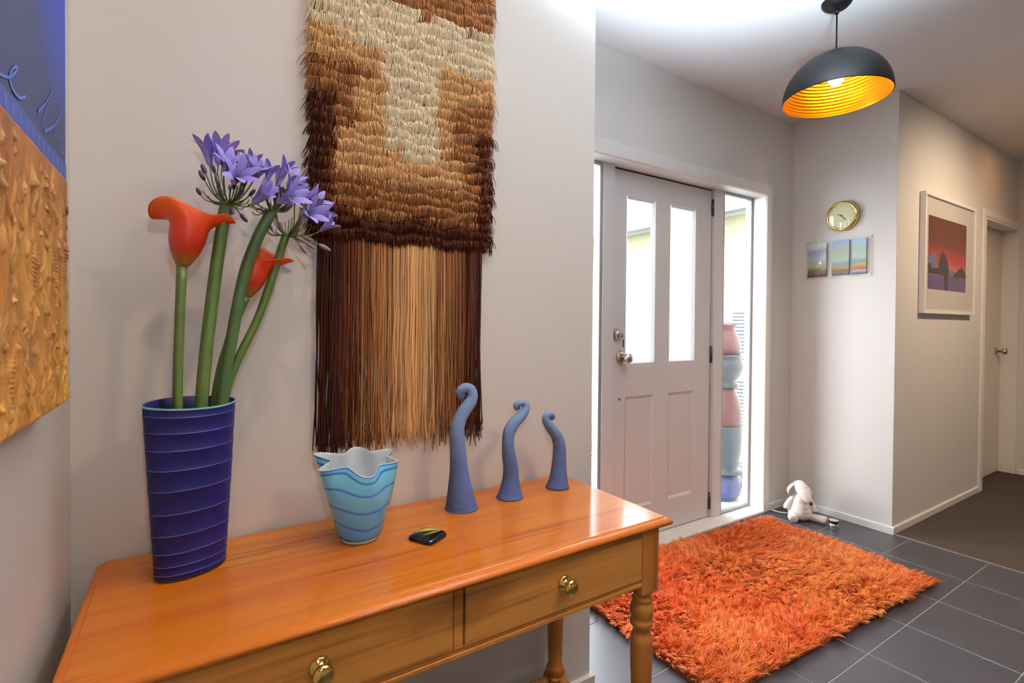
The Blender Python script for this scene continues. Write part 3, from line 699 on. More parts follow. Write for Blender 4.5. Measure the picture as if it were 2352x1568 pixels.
M_gin = mat('white_inner_glass', (214, 222, 228), 0.15, coat=0.4)
M_gfoot = mat('clear_glass_foot', (190, 200, 200), 0.05, coat=0.6)
gv = thing('ruffled_vase', (GC[0], GC[1], T), 'turquoise glass vase with a ruffled white rim and blue swirls', 'vase')
mb = MB(); rings_ = []; cols = []
c_lo, c_hi, c_st = np.array(lin((0, 132, 226))), np.array(lin((126, 220, 248))), np.array(lin((6, 78, 206)))
stripes = [0.03, 0.075, 0.27, 0.50, 0.74, 0.93, 1.0]
for j in range(NT+1):
    t = j/NT; rg_ = []
    for k in range(NA):
        a = 360*k/NA; rg_.append(gpt(a, t, 0))
        tt = t+0.085*math.sin(math.radians(a+165))*(1-t*0.8)+0.02*math.sin(math.radians(3*a))
        d = min(abs(tt-s_) for s_ in stripes[2:6]); wt = math.exp(-(d/0.014)**2)
        if t > 0.975: wt = max(wt, 0.75)
        if tt < 0.07: wt = max(wt, min(1, (0.085-tt)/0.03))
        c = (c_lo*(1-t**0.8)+c_hi*t**0.8)*(1-wt)+c_st*wt; cols.append((*c, 1))
    rings_.append(rg_)
mb.rings(rings_, smooth=True, cap0=True, cap1=False); mb.col = cols
mb.build('outer_glass', M_gout, gv)
rings_ = [[gpt(360*k/NA, 1.0, 0) for k in range(NA)], [tuple(np.array(gpt(360*k/NA, 1.0, 0.001))+(0, 0, 0.0012)) for k in range(NA)]]
rings_ += [[gpt(360*k/NA, t, 0.0025) for k in range(NA)] for t in np.linspace(1.0, 0.08, 40)]
MB().rings(rings_, smooth=True, cap0=False, cap1=True).build('inner_glass', M_gin, gv)
MB().lathe([(0.034, 0.0002), (0.0385, 0.001), (0.0405, 0.004), (0.0405, 0.0072)], (GC[0], GC[1], T), 48).build('glass_foot', M_gfoot, gv)

# ------------------------------------------------------------------ three curled clay spires
def clay_mat(name):
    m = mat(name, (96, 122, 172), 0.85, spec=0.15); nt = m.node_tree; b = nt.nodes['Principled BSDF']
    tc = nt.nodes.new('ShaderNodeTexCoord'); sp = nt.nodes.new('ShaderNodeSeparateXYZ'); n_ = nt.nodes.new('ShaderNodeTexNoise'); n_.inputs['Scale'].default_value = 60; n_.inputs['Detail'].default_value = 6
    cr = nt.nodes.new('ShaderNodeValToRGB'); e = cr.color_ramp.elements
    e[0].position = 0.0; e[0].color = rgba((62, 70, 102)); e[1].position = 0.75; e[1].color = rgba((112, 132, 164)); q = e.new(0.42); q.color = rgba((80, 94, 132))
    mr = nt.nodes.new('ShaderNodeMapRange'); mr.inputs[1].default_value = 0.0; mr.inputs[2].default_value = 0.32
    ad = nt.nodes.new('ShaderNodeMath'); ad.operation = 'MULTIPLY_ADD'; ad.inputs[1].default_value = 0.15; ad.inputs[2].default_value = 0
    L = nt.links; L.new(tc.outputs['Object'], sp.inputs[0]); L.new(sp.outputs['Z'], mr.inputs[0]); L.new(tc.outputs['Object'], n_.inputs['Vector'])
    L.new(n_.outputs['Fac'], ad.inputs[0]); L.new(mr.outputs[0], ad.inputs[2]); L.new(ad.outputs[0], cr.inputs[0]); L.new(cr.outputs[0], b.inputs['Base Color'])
    mp = nt.nodes.new('ShaderNodeMapping'); mp.inputs['Scale'].default_value = (1, 1, 4); n2 = nt.nodes.new('ShaderNodeTexNoise'); n2.inputs['Scale'].default_value = 70; n2.inputs['Detail'].default_value = 5
    bpn = nt.nodes.new('ShaderNodeBump'); bpn.inputs['Strength'].default_value = 0.35; bpn.inputs['Distance'].default_value = 0.003
    L.new(tc.outputs['Object'], mp.inputs[0]); L.new(mp.outputs[0], n2.inputs['Vector']); L.new(n2.outputs['Fac'], bpn.inputs['Height']); L.new(bpn.outputs['Normal'], b.inputs['Normal'])
    return m
M_clay = clay_mat('blue_grey_clay')
SP = {'A': (1.145, [(0.5824, 0.7217, 0.0428), (0.581, 0.739, 0.0399), (0.5796, 0.7552, 0.0362), (0.5769, 0.7897, 0.0295), (0.574, 0.8354, 0.0229), (0.5712, 0.8809, 0.0201), (0.5684, 0.915, 0.0192), (0.5695, 0.9397, 0.0179), (0.5781, 0.9637, 0.0171), (0.5918, 0.9828, 0.0167), (0.6057, 0.9999, 0.0155), (0.6126, 1.0154, 0.0133), (0.6088, 1.0317, 0.0124), (0.5965, 1.037, 0.0119), (0.5844, 1.0299, 0.0118), (0.586, 1.0184, 0.0105), (0.5954, 1.0166, 0.0084), (0.5986, 1.0232, 0.0057)]),
      'B': (1.15, [(0.7303, 0.7205, 0.0368), (0.7313, 0.7346, 0.0338), (0.732, 0.7472, 0.0307), (0.7335, 0.7787, 0.0233), (0.7333, 0.8105, 0.0206), (0.7273, 0.8431, 0.0184), (0.7241, 0.8751, 0.0165), (0.7268, 0.9064, 0.0165), (0.7415, 0.9303, 0.016), (0.7642, 0.9472, 0.0143), (0.7802, 0.9651, 0.0112), (0.7813, 0.9786, 0.01), (0.7685, 0.9838, 0.0093), (0.7555, 0.9784, 0.0087), (0.7594, 0.9695, 0.0074), (0.7686, 0.9709, 0.005)]),
      'C': (1.15, [(0.8936, 0.7228, 0.0343), (0.8947, 0.7361, 0.0314), (0.8962, 0.7528, 0.0275), (0.8984, 0.7863, 0.0222), (0.8997, 0.8199, 0.0196), (0.8984, 0.8539, 0.0183), (0.8875, 0.8821, 0.0163), (0.8685, 0.9043, 0.0149), (0.8517, 0.9259, 0.0116), (0.8507, 0.9403, 0.0096), (0.8618, 0.9449, 0.0087), (0.8743, 0.9405, 0.0084), (0.8777, 0.9328, 0.0071), (0.8711, 0.9307, 0.0045)])}
for key, lab in (('A', 'tallest blue clay spire with a curled tip, in front of the fringe'), ('B', 'middle-sized blue clay spire with a curled tip, between the other two'), ('C', 'smallest blue clay spire, its tip curled to the right, near the wall end')):
    y_, pts = SP[key]
    pts = [p for p in pts]; pts[0] = (pts[0][0], T+0.0008, pts[0][2]*1.0)
    if key != 'A': pts = [pts[0]]+pts[2:]
    P4 = catmull([(p[0], y_+(0.004*max(0, i_-11) if key == 'A' else 0.003*max(0, i_-9)), p[1], p[2]) for i_, p in enumerate(pts)], 6)
    rings_ = []; T3 = np.gradient(P4[:, :3], axis=0); T3 /= np.linalg.norm(T3, axis=1)[:, None]
    for q_ in range(12):
        T3[q_] = T3[q_]*(q_/12)+np.array([0, 0, 1.0])*(1-q_/12); T3[q_] /= np.linalg.norm(T3[q_])
    nn = 40; yv = np.array([0, 1.0, 0])
    for i in range(len(P4)):
        u = np.cross(yv, T3[i]); u /= np.linalg.norm(u); w_ = np.cross(T3[i], u)
        rings_.append([tuple(P4[i, :3]+P4[i, 3]*(math.cos(2*PI*k/nn)*u+math.sin(2*PI*k/nn)*w_)) for k in range(nn)])
    last = P4[-1]
    rings_.append([tuple(last[:3]+T3[-1]*last[3]*0.5+(np.array(q)-last[:3])*0.5) for q in rings_[-1]])
    bx, bz = pts[0][0], T
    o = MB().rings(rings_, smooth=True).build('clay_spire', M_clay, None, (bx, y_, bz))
    tag(o, lab, 'sculpture', 'blue clay spires on the console table')

# ------------------------------------------------------------------ fused glass paperweight
gb = thing('glass_paperweight', (0.438, 1.022, T), 'small black glass paperweight with yellow and green leaf strokes', 'paperweight')
gc = np.array([0.4385, 1.0235]); ga = math.atan2(1.035-0.976, 0.397-0.419)   # edge direction
e1 = np.array([0.060, 0.033]); e1 /= np.linalg.norm(e1); e2 = np.array([-e1[1], e1[0]])
HS = 0.0335
def pz(x, y):
    q = max(abs(x), abs(y))/HS; r = (abs(x/HS)**4+abs(y/HS)**4)**0.25
    return T+0.0005+0.0105*max(0.0, 1-r**3.2)**0.42
nr = 12; na = 64; rings_ = []
def sq(th, s_):
    c, s2 = math.cos(th), math.sin(th); k = (abs(c)**5+abs(s2)**5)**(-0.2); return c*k*HS*s_, s2*k*HS*s_
prof = [(0.96, 0.0004), (1.0, 0.0020), (1.0, 0.0040), (0.985, 0.0062), (0.95, 0.0080), (0.88, 0.0096), (0.75, 0.0110), (0.55, 0.0120), (0.3, 0.0126), (0.1, 0.0128)]
for s_, z in prof: rings_.append([tuple(gc+e1*sq(2*PI*k/na, s_)[0]+e2*sq(2*PI*k/na, s_)[1])+(T+z,) for k in range(na)])
MB().rings(rings_, smooth=True).build('glass_block', mat('black_glass', (10, 12, 18), 0.05, spec=0.35), gb)
def ptop(x, y):
    r = (abs(x/HS)**5+abs(y/HS)**5)**0.2
    return T+np.interp(r, [p[0] for p in prof[::-1][:-2]]+[1.0], [p[1] for p in prof[::-1][:-2]]+[0.002])+0.0004
M_ly, M_lg = mat('yellow_glass_stroke', (226, 190, 50), 0.08, coat=1.0, coat_rough=0.02), mat('green_glass_stroke', (128, 150, 46), 0.08, coat=1.0, coat_rough=0.02)
def stroke(p0, p1, p2, wd, m):
    n_ = 12; v = []; f = []
    for i in range(n_+1):
        u = i/n_; q = (1-u)**2*np.array(p0)+2*u*(1-u)*np.array(p1)+u*u*np.array(p2)
        d = 2*(1-u)*(np.array(p1)-np.array(p0))+2*u*(np.array(p2)-np.array(p1)); d = d/np.linalg.norm(d); nn_ = np.array([-d[1], d[0]])
        ww = wd*math.sin(PI*(0.08+0.88*u))
        for s_ in (-1, 0, 1):
            a, b = q+nn_*ww*s_; w2 = gc+e1*a+e2*b; v.append((w2[0], w2[1], ptop(a, b)+(0.0004 if s_ == 0 else 0)))
    for i in range(n_):
        for k in (0, 1): a = i*3+k; f.append((a, a+1, a+4, a+3))
    MB().add(v, f, 0, True).build('leaf_stroke', m, gb)
def hs(*p): return tuple(q*HS for q in p)
stroke(hs(0.90, -0.30), hs(0.75, 0.45), hs(0.38, 0.93), 0.0036, M_lg)
stroke(hs(0.82, -0.32), hs(0.42, 0.40), hs(-0.08, 0.90), 0.0042, M_ly)
stroke(hs(0.78, -0.42), hs(0.22, 0.22), hs(-0.32, 0.72), 0.0042, M_ly)
stroke(hs(0.84, -0.55), hs(0.10, -0.36), hs(-0.54, -0.06), 0.0036, M_lg)

# ------------------------------------------------------------------ shaggy wall hanging
def L_(*c): return np.array(lin(c))
CREAM, TAN, MID, DARK, DK2 = L_(252, 232, 200), L_(218, 170, 116), L_(148, 94, 54), L_(76, 34, 15), L_(46, 18, 8)
POLY = [
 ('cream', [(0.15, 1.948), (0.15, 2.4), (0.30, 2.4), (0.407, 2.015), (0.416, 2.001), (0.45, 1.997), (0.504, 1.996), (0.569, 1.998), (0.644, 1.996), (0.80, 2.028), (0.80, 1.902), (0.671, 1.881), (0.619, 1.885), (0.556, 1.872), (0.537, 1.854), (0.547, 1.822), (0.556, 1.798), (0.542, 1.777), (0.542, 1.734), (0.562, 1.703), (0.543, 1.664), (0.562, 1.646), (0.548, 1.619), (0.452, 1.63), (0.401, 1.632), (0.409, 1.704), (0.4, 1.731), (0.417, 1.788), (0.4, 1.804), (0.391, 1.834), (0.408, 1.88), (0.383, 1.885), (0.311, 1.882), (0.254, 1.899), (0.15, 1.885)]),
 ('mid', [(0.30, 2.4), (0.407, 2.023), (0.416, 2.001), (0.45, 1.997), (0.504, 1.996), (0.569, 1.998), (0.644, 1.996), (0.80, 2.027), (0.80, 2.4)]),
 ('tan', [(0.15, 1.882), (0.254, 1.899), (0.311, 1.882), (0.383, 1.885), (0.408, 1.88), (0.391, 1.822), (0.311, 1.82), (0.15, 1.803)]),
 ('tan', [(0.335, 1.802), (0.42, 1.825), (0.425, 1.747), (0.41, 1.62), (0.289, 1.623), (0.289, 1.657), (0.359, 1.693), (0.323, 1.732)]),
 ('tan', [(0.285, 1.622), (0.409, 1.64), (0.562, 1.625), (0.621, 1.644), (0.622, 1.554), (0.435, 1.552), (0.289, 1.568)]),
 ('tan', [(0.527, 1.885), (0.80, 1.91), (0.80, 1.824), (0.61, 1.802), (0.586, 1.752), (0.601, 1.711), (0.572, 1.615), (0.524, 1.617), (0.55, 1.703), (0.528, 1.741)]),
 ('mid', [(0.274, 1.60), (0.667, 1.634), (0.669, 1.468), (0.48, 1.472), (0.344, 1.463), (0.282, 1.486)]),
 ('mid', [(0.15, 1.803), (0.4, 1.825), (0.42, 1.76), (0.285, 1.66), (0.285, 1.746), (0.15, 1.728)]),
 ('mid', [(0.59, 1.798), (0.80, 1.824), (0.80, 1.736), (0.661, 1.715), (0.667, 1.60), (0.572, 1.60)]),
]
def inpoly(x, z, poly):
    c = np.zeros(x.shape, bool); n_ = len(poly); j = n_-1
    for i in range(n_):
        xi, zi = poly[i]; xj, zj = poly[j]
        hit = ((zi > z) != (zj > z)) & (x < (xj-xi)*(z-zi)/(zj-zi+1e-12)+xi); c ^= hit; j = i
    return c
CM = {'cream': CREAM, 'tan': TAN, 'mid': MID}
def hang_col(x, z):
    x = x+RNG.normal(0, 0.004, x.shape); z = z+RNG.normal(0, 0.003, z.shape)
    col = np.tile(DARK, (len(x), 1)); done = np.zeros(len(x), bool)
    for nm, p in POLY:
        h = inpoly(x, z, p) & ~done; col[h] = CM[nm]; done |= h
    dk = (~done) & ((z < 1.465) | (x < 0.26)); col[dk] = np.where(RNG.rand(dk.sum(), 1) < 0.55, DK2, DARK)
    j = RNG.normal(1.0, 0.13, (len(x), 1)); return col*np.clip(j, 0.6, 1.45)
HX0, HX1 = 0.236, 0.705
hang = thing('wall_hanging', (0.47, YW, 1.75), 'shaggy brown and cream woven wall hanging with a long fringe', 'wall hanging')
MB().box(HX0, YW-0.008, 1.40, HX1, YW-0.001, 2.20).build('woven_backing', mat('woven_backing', (78, 54, 36), 0.95), hang)  # backing colour darkened to stand for the shadow between tuft rows
M_yarn = vcol_mat('wool_yarn', 0.9, 0.1)
pitch = 0.0262; nrow = int((2.20-1.405)/pitch)
for r_ in range(nrow):
    z0 = 1.428+r_*pitch; N = 1000
    x = HX0+(HX1-HX0)*(np.arange(N)+RNG.rand(N))/N; lay = RNG.rand(N)
    wob = 0.004*np.sin(x*40+r_*1.7)+0.003*np.sin(x*95+r_)
    col = hang_col(x, z0+wob-0.010)
    edge = np.exp(-((x-HX0)/0.02)**2)*-1+np.exp(-((HX1-x)/0.02)**2)
    dirx = RNG.normal(0, 0.42, N)+0.9*edge+0.35*smooth_noise(x*10, np.full(N, r_*2.0), 3, 5)
    Ln = 0.026+0.006*RNG.rand(N)+0.006*(RNG.rand(N) > 0.93)
    P = np.zeros((N, 5, 3))
    for k, u in enumerate(np.linspace(0, 1, 5)):
        outw = 0.003+0.026*(1-lay*0.55)*math.sin(PI*min(1, 0.06+u*0.74))
        P[:, k, 0] = x+dirx*Ln*u*0.55
        P[:, k, 1] = YW-0.006-outw-RNG.normal(0, 0.0008, N)*u
        P[:, k, 2] = z0+wob+0.007*math.sin(u*PI)*(1-0.6*lay)-Ln*(u**1.4)*(0.85+0.30*lay)
    strands('tuft_row', P, 0.00105*(0.75+0.5*RNG.rand(N)), col, M_yarn, hang, 3, 0.6)
# fringe
N = 520; K = 22
x0 = 0.252+(0.690-0.252)*(np.arange(N)+RNG.rand(N)*0.9)/N; lay = RNG.rand(N)
t = np.linspace(0, 1, K)
zb_ = 0.905+RNG.normal(0, 0.016, N)-0.010*np.abs((x0-0.47)/0.22)
P = np.zeros((N, K, 3)); ph = RNG.rand(N)*6.28; am = 0.0012+0.0034*RNG.rand(N)**1.5; fr_ = RNG.uniform(4, 13, N)
nz_f = RNG.normal(0, 0.0035, N); nt_f = RNG.normal(0, 0.008, N)
for k, u in enumerate(t):
    P[:, k, 0] = x0+am*np.sin(ph+u*fr_)*(0.25+u)+0.004*np.sin(x0*130+3*np.sin(x0*47))*u+nz_f*(u**2)+nt_f*max(0, u-0.93)*10+(x0-0.47)*0.012*u
    P[:, k, 1] = YW-0.005-0.010*lay-0.006*(1-u)-am*np.cos(ph*1.3+u*8)*0.8*u
    P[:, k, 2] = 1.415+(zb_-1.415)*u
xs = [0.25, 0.30, 0.335, 0.375, 0.415, 0.45, 0.49, 0.53, 0.56, 0.60, 0.64, 0.69]
cs = np.array([DK2, DK2*1.1, DARK*1.1, MID*0.75, MID*1.05, TAN*0.85, TAN*1.05, TAN*0.85, MID*0.9, MID*0.6, DARK, DK2])
xj = x0+RNG.normal(0, 0.018, N)
fc = np.stack([np.interp(xj, xs, cs[:, i]) for i in range(3)], 1)*np.clip(RNG.normal(1, 0.16, (N, 1)), .6, 1.5)
tuft = strands('fringe', P, 0.0015*(0.75+0.5*RNG.rand(N)), fc, M_yarn, hang, 4, 0.7); tuft['kind'] = 'stuff'

# ------------------------------------------------------------------ textured painting on the left wall
PX = XL+0.036
paint = thing('canvas_painting', (XL, 0.6, 1.5), 'large canvas painting, blue above a thick orange textured field, on the left wall', 'painting')
PY0, PY1, PZ0, PZ1 = 0.10, 0.991, 1.081, 2.25
M_night = mat('night_blue_paint', (50, 50, 84), 0.7); nt = M_night.node_tree
tc = nt.nodes.new('ShaderNodeTexCoord'); mp = nt.nodes.new('ShaderNodeMapping'); gr = nt.nodes.new('ShaderNodeTexGradient'); gr.gradient_type = 'SPHERICAL'
mp.inputs['Location'].default_value = (0, -0.42*3.2, -0.24*3.2); mp.inputs['Scale'].default_value = (0.2, 3.2, 3.2)
cr = nt.nodes.new('ShaderNodeValToRGB'); cr.color_ramp.elements[0].color = rgba((48, 48, 76)); cr.color_ramp.elements[0].position = 0.12; cr.color_ramp.elements[1].position = 0.9; cr.color_ramp.elements[1].color = rgba((58, 78, 184))
nz = nt.nodes.new('ShaderNodeTexNoise'); nz.inputs['Scale'].default_value = 300; mxc = nt.nodes.new('ShaderNodeMix'); mxc.data_type = 'RGBA'; mxc.blend_type = 'OVERLAY'; mxc.inputs[0].default_value = 0.35
nt.links.new(tc.outputs['Object'], mp.inputs[0]); nt.links.new(mp.outputs[0], gr.inputs[0]); nt.links.new(gr.outputs[0], cr.inputs[0]); nt.links.new(tc.outputs['Object'], nz.inputs['Vector'])
nt.links.new(cr.outputs[0], mxc.inputs[6]); nt.links.new(nz.outputs['Fac'], mxc.inputs[7]); nt.links.new(mxc.outputs[2], nt.nodes['Principled BSDF'].inputs['Base Color'])
MB().box(XL+0.001, PY0, PZ0, PX, PY1, PZ1).build('canvas', M_night, paint)
# impasto field: thick paint modelled as a height sheet
ny, nz_ = 300, 260
IY0 = 0.52
MB().box(PX, PY0, PZ0, PX+0.0015, IY0, 1.4085).build('thin_orange_field', mat('thin_orange_paint', (176, 104, 42), 0.7, noise=(20, (150, 80, 34), 0.3, 0.7)), paint)
yy = np.linspace(IY0, PY1, ny); zz = np.linspace(PZ0, 1.4085, nz_); Y_, Z_ = np.meshgrid(yy, zz)
hgt = np.zeros_like(Y_); rr = np.random.RandomState(5)
wy, wz = Y_+0.006*smooth_noise(Y_, Z_, 70, 61), Z_+0.010*smooth_noise(Y_, Z_, 55, 62)
for s_, a_ in ((60, .0007), (150, .0006), (340, .0004)):
    hgt += a_*(1-np.abs(smooth_noise(wy*1.8, wz*0.7, s_, int(s_))))
for k in range(520):                                   # knife dabs with crisp lower edges
    cy_, cz_ = rr.uniform(IY0, PY1), rr.uniform(PZ0, 1.40)
    if rr.rand() < (cz_-PZ0)/0.33*0.55: continue
    lr = rr.uniform(0.004, 0.020); wr = rr.uniform(0.0016, 0.0048); an = rr.normal(0, 0.45)
    dy, dz = wy-cy_, wz-cz_; u = dy*math.cos(an)+dz*math.sin(an); v_ = -dy*math.sin(an)+dz*math.cos(an)
    q_ = (u/wr)**2+(v_/lr)**2
    hgt += rr.uniform(.0012, .0040)*np.clip(1.35-q_, 0, 1)**0.6*(0.6+0.4*np.clip(-v_/lr, -1, 1))
for k in range(5):                                     # ribbed comb marks
    cy_, cz_ = rr.uniform(0.68, 0.97), rr.uniform(1.10, 1.36); msk = np.exp(-(((wy-cy_)/0.009)**4+((Z_-cz_)/0.028)**4)); hgt += 0.0009*msk*np.sin(Z_*2*PI/0.0052+Y_*120)
ed = np.minimum.reduce([PY1-Y_, Z_-PZ0, 1.4085-Z_]); hgt = np.maximum(hgt, -0.0004)*np.clip(ed/0.003, 0.1, 1)
V = np.stack([np.full_like(Y_, PX+0.0012)+hgt, Y_, Z_], 2).reshape(-1, 3)
fq = [(j*ny+i, j*ny+i+1, (j+1)*ny+i+1, (j+1)*ny+i) for j in range(nz_-1) for i in range(ny-1)]
mb = MB(); mb.add(V, fq, 0, True)
g_ = np.clip((Z_-PZ0)/(1.4085-PZ0), 0, 1).ravel()[:, None]; q1 = np.clip(0.5+0.5*smooth_noise(wy*1.4, wz*0.6, 34, 77), 0, 1).ravel()[:, None]; q2 = np.clip(0.5+0.6*smooth_noise(wy*1.5, wz*0.6, 90, 78), 0, 1).ravel()[:, None]
base = L_(176, 106, 32)*(1-g_)+L_(126, 60, 28)*g_
cc = base*(1-0.6*q1*(1-0.6*g_))+L_(214, 158, 66)*0.6*q1*(1-0.6*g_); cc = cc*(0.72+0.5*q2)
hh = np.clip(hgt.ravel()[:, None]/0.0045, 0, 1); cc = cc*(1-0.45*hh)+L_(216, 166, 96)*0.45*hh
mb.col = np.hstack([np.clip(cc, 0, 1), np.ones((len(cc), 1))])
mb.build('impasto_field', vcol_mat('orange_impasto', 0.5, 0.4), paint)
M_band = mat('blue_band_paint', (72, 84, 150), 0.7, noise=(40, (60, 70, 130), 0.3, 0.7)); M_ink = mat('light_blue_stroke', (90, 116, 200), 0.7); M_dot = mat('pale_dash_paint', (150, 160, 200), 0.7)
mb = MB(); ys = np.linspace(PY0, PY1, 40); v = []
for i, y in enumerate(ys): v += [(PX+0.0008, y, 1.408+0.0012*math.sin(i*1.1)), (PX+0.0008, y, 1.4312+0.0008*math.sin(i*.7))]
mb.add(v, [(2*i, 2*i+2, 2*i+3, 2*i+1) for i in range(39)]); mb.build('blue_band', M_band, paint)
def brush(pts, wd, name='brush_stroke', m=M_ink, x=PX+0.0011):
    Q = catmull([(0, a, b) for a, b in pts], 6); mb = MB(); v = []; n_ = len(Q)
    Tn = np.gradient(Q, axis=0)
    for i in range(n_):
        d = Tn[i]/(np.linalg.norm(Tn[i])+1e-9); nn_ = np.array([0, -d[2], d[1]]); ww = wd[0]+(wd[1]-wd[0])*i/(n_-1)
        v += [tuple(Q[i]+nn_*ww+(x+i*2e-6, 0, 0)), tuple(Q[i]-nn_*ww+(x+i*2e-6, 0, 0))]
    mb.add(v, [(2*i, 2*i+1, 2*i+3, 2*i+2) for i in range(n_-1)]); mb.build(name, m, paint)
brush([(0.66, 1.434), (0.6885, 1.4401), (0.7096, 1.4469), (0.7257, 1.4564), (0.741, 1.4687), (0.7325, 1.4671), (0.7193, 1.4576), (0.7128, 1.4491), (0.7175, 1.4424), (0.7288, 1.439), (0.7494, 1.4408), (0.7714, 1.4501)], (0.0016, 0.0018))
brush([(0.8268, 1.4532), (0.857, 1.4715), (0.8821, 1.4903), (0.9061, 1.5119)], (0.0022, 0.0008)); brush([(0.9061, 1.5119), (0.8925, 1.4954), (0.8717, 1.4732), (0.852, 1.452), (0.8448, 1.4403)], (0.0004, 0.0012))
brush([(0.859, 1.4396), (0.9028, 1.4591), (0.931, 1.4761), (0.952, 1.4938)], (0.0022, 0.0010)); brush([(0.952, 1.4938), (0.9309, 1.4709), (0.9136, 1.4525), (0.9163, 1.4444), (0.9425, 1.4536), (0.9609, 1.4645), (0.9515, 1.451), (0.9544, 1.4411), (0.9669, 1.442), (0.9885, 1.453)], (0.0005, 0.0007))
brush([(0.45, 1.445), (0.52, 1.47), (0.56, 1.455), (0.60, 1.46), (0.64, 1.436)], (0.0018, 0.0014))
for y in [0.7491-0.0265*k for k in range(8, 0, -1)]+[0.7491, 0.7787, 0.8048, 0.8285, 0.8549, 0.8796, 0.9039, 0.9303, 0.9585, 0.9781]:
    mb = MB(); v = []
    for k in range(12):
        a = 2*PI*k/12; v += [(PX+0.0012, y+0.0026*math.cos(a), 1.4186+0.0066*math.sin(a)), (PX+0.0012, y+0.0014*math.cos(a), 1.4186+0.0048*math.sin(a))]
    mb.add(v, [(2*k, 2*((k+1) % 12), 2*((k+1) % 12)+1, 2*k+1) for k in range(12)]); mb.build('painted_loop', M_dot, paint)

# ------------------------------------------------------------------ pendant lamp
lx, ly = 2.290, 1.070
lamp = thing('pendant_lamp', (lx, ly, ZC), 'black dome pendant lamp with a ribbed gold inside, hanging from the ceiling', 'lamp')
MB().lathe([(0.0, -0.034), (0.020, -0.033), (0.040, -0.026), (0.054, -0.012), (0.058, 0.0)], (lx, ly, ZC), 36, cap=False).build('canopy', M_black, lamp)
ZRIM = 2.164; RL = 0.200; HL = 0.186
MB().tube([(lx, ly, ZC-0.032), (lx, ly, ZRIM+HL-0.002)], 0.0035, 8).tube([(lx, ly, ZC-0.030), (lx, ly, ZC-0.050)], 0.008, 10).build('cord', M_black, lamp)
outp = [(0.0, HL)]+[(RL*math.sin(a), HL*math.cos(a)) for a in np.linspace(0.06, PI/2, 26)]
sh = MB().lathe([(r_, z) for r_, z in outp]+[(RL, -0.004), (RL-0.003, -0.004)], (lx, ly, ZRIM), 72, cap=False).build('shade', M_black, lamp)
inp = [(RL-0.003, -0.004)]
nrib = 20
for k in range(nrib):
    for da, dr in ((0.0, 0.0), (0.5, -0.0026)):
        a = PI/2*(1-(k+da)/nrib*0.95); inp.append(((RL-0.0035+dr)*math.sin(a), (HL-0.004+dr)*math.cos(a)-0.001))
inp.append((0.0, HL-0.006))
M_gold = mat('gold_leaf', (255, 184, 40), 0.38, metal=1.0)
MB().lathe(inp[::-1], (lx, ly, ZRIM), 72, cap=False, smooth=False).build('shade_lining', M_gold, sh)
MB().lathe([(0.016, 0.12), (0.016, 0.085), (0.012, 0.08)], (lx, ly, ZRIM+0.030), 16).build('lamp_socket', M_black, lamp)
MB().ellipsoid((lx, ly, ZRIM+0.086), (0.030, 0.030, 0.036), nu=20, nv=14).build('bulb', mat('lit_bulb', (255, 214, 140), 0.4, emit=((255, 206, 120), 110.0)), lamp)

# ------------------------------------------------------------------ clock on the entry side wall
cY, cZ = 1.5475, 1.8895
clock = thing('wall_clock', (XC, cY, cZ), 'round brass wall clock with a pale gold dial', 'clock')
MB().lathe([(0.088, 0.0), (0.092, -0.006), (0.093, -0.020), (0.090, -0.030), (0.083, -0.035), (0.078, -0.034), (0.076, -0.027)], (XC, cY, cZ), 56, 'X', cap=False).build('brass_case', M_brass, clock)
MB().lathe([(0.0, -0.0275), (0.0765, -0.0275)], (XC, cY, cZ), 48, 'X', cap=False).build('dial', mat('pale_gold_dial', (222, 220, 178), 0.3, coat=0.5), clock)
mb = MB(); rad_ = lambda a, r_: (cY-r_*math.sin(a), cZ+r_*math.cos(a))
for k in range(12):
    a = 2*PI*k/12; p = rad_(a, 0.062); q = rad_(a, 0.070); d = (math.cos(a)*0.0012, math.sin(a)*0.0012)
    mb.add([(XC-0.0282, p[0]-d[0], p[1]-d[1]), (XC-0.0282, p[0]+d[0], p[1]+d[1]), (XC-0.0282, q[0]+d[0], q[1]+d[1]), (XC-0.0282, q[0]-d[0], q[1]-d[1])], [(0, 1, 2, 3)])
M_mark = mat('dark_gold_mark', (120, 104, 64), 0.5)
mb.build('hour_marks', M_mark, clock)
for a, L in ((math.radians(-62), 0.026), (math.radians(140), 0.036)):
    y1, z1 = rad_(a, L); MB().tube([(XC-0.030, cY, cZ), (XC-0.030, y1, z1)], 0.0015, 6).build('clock_hand', M_black, clock)
MB().lathe([(0.004, -0.029), (0.004, -0.032), (0, -0.033)], (XC, cY, cZ), 12, 'X').build('hand_boss', M_black, clock)
MB().lathe([(0.077, -0.0335), (0.055, -0.0365), (0.028, -0.0385), (0.0, -0.039)], (XC, cY, cZ), 48, 'X', cap=False).build('glass_cover', M_glass, clock)

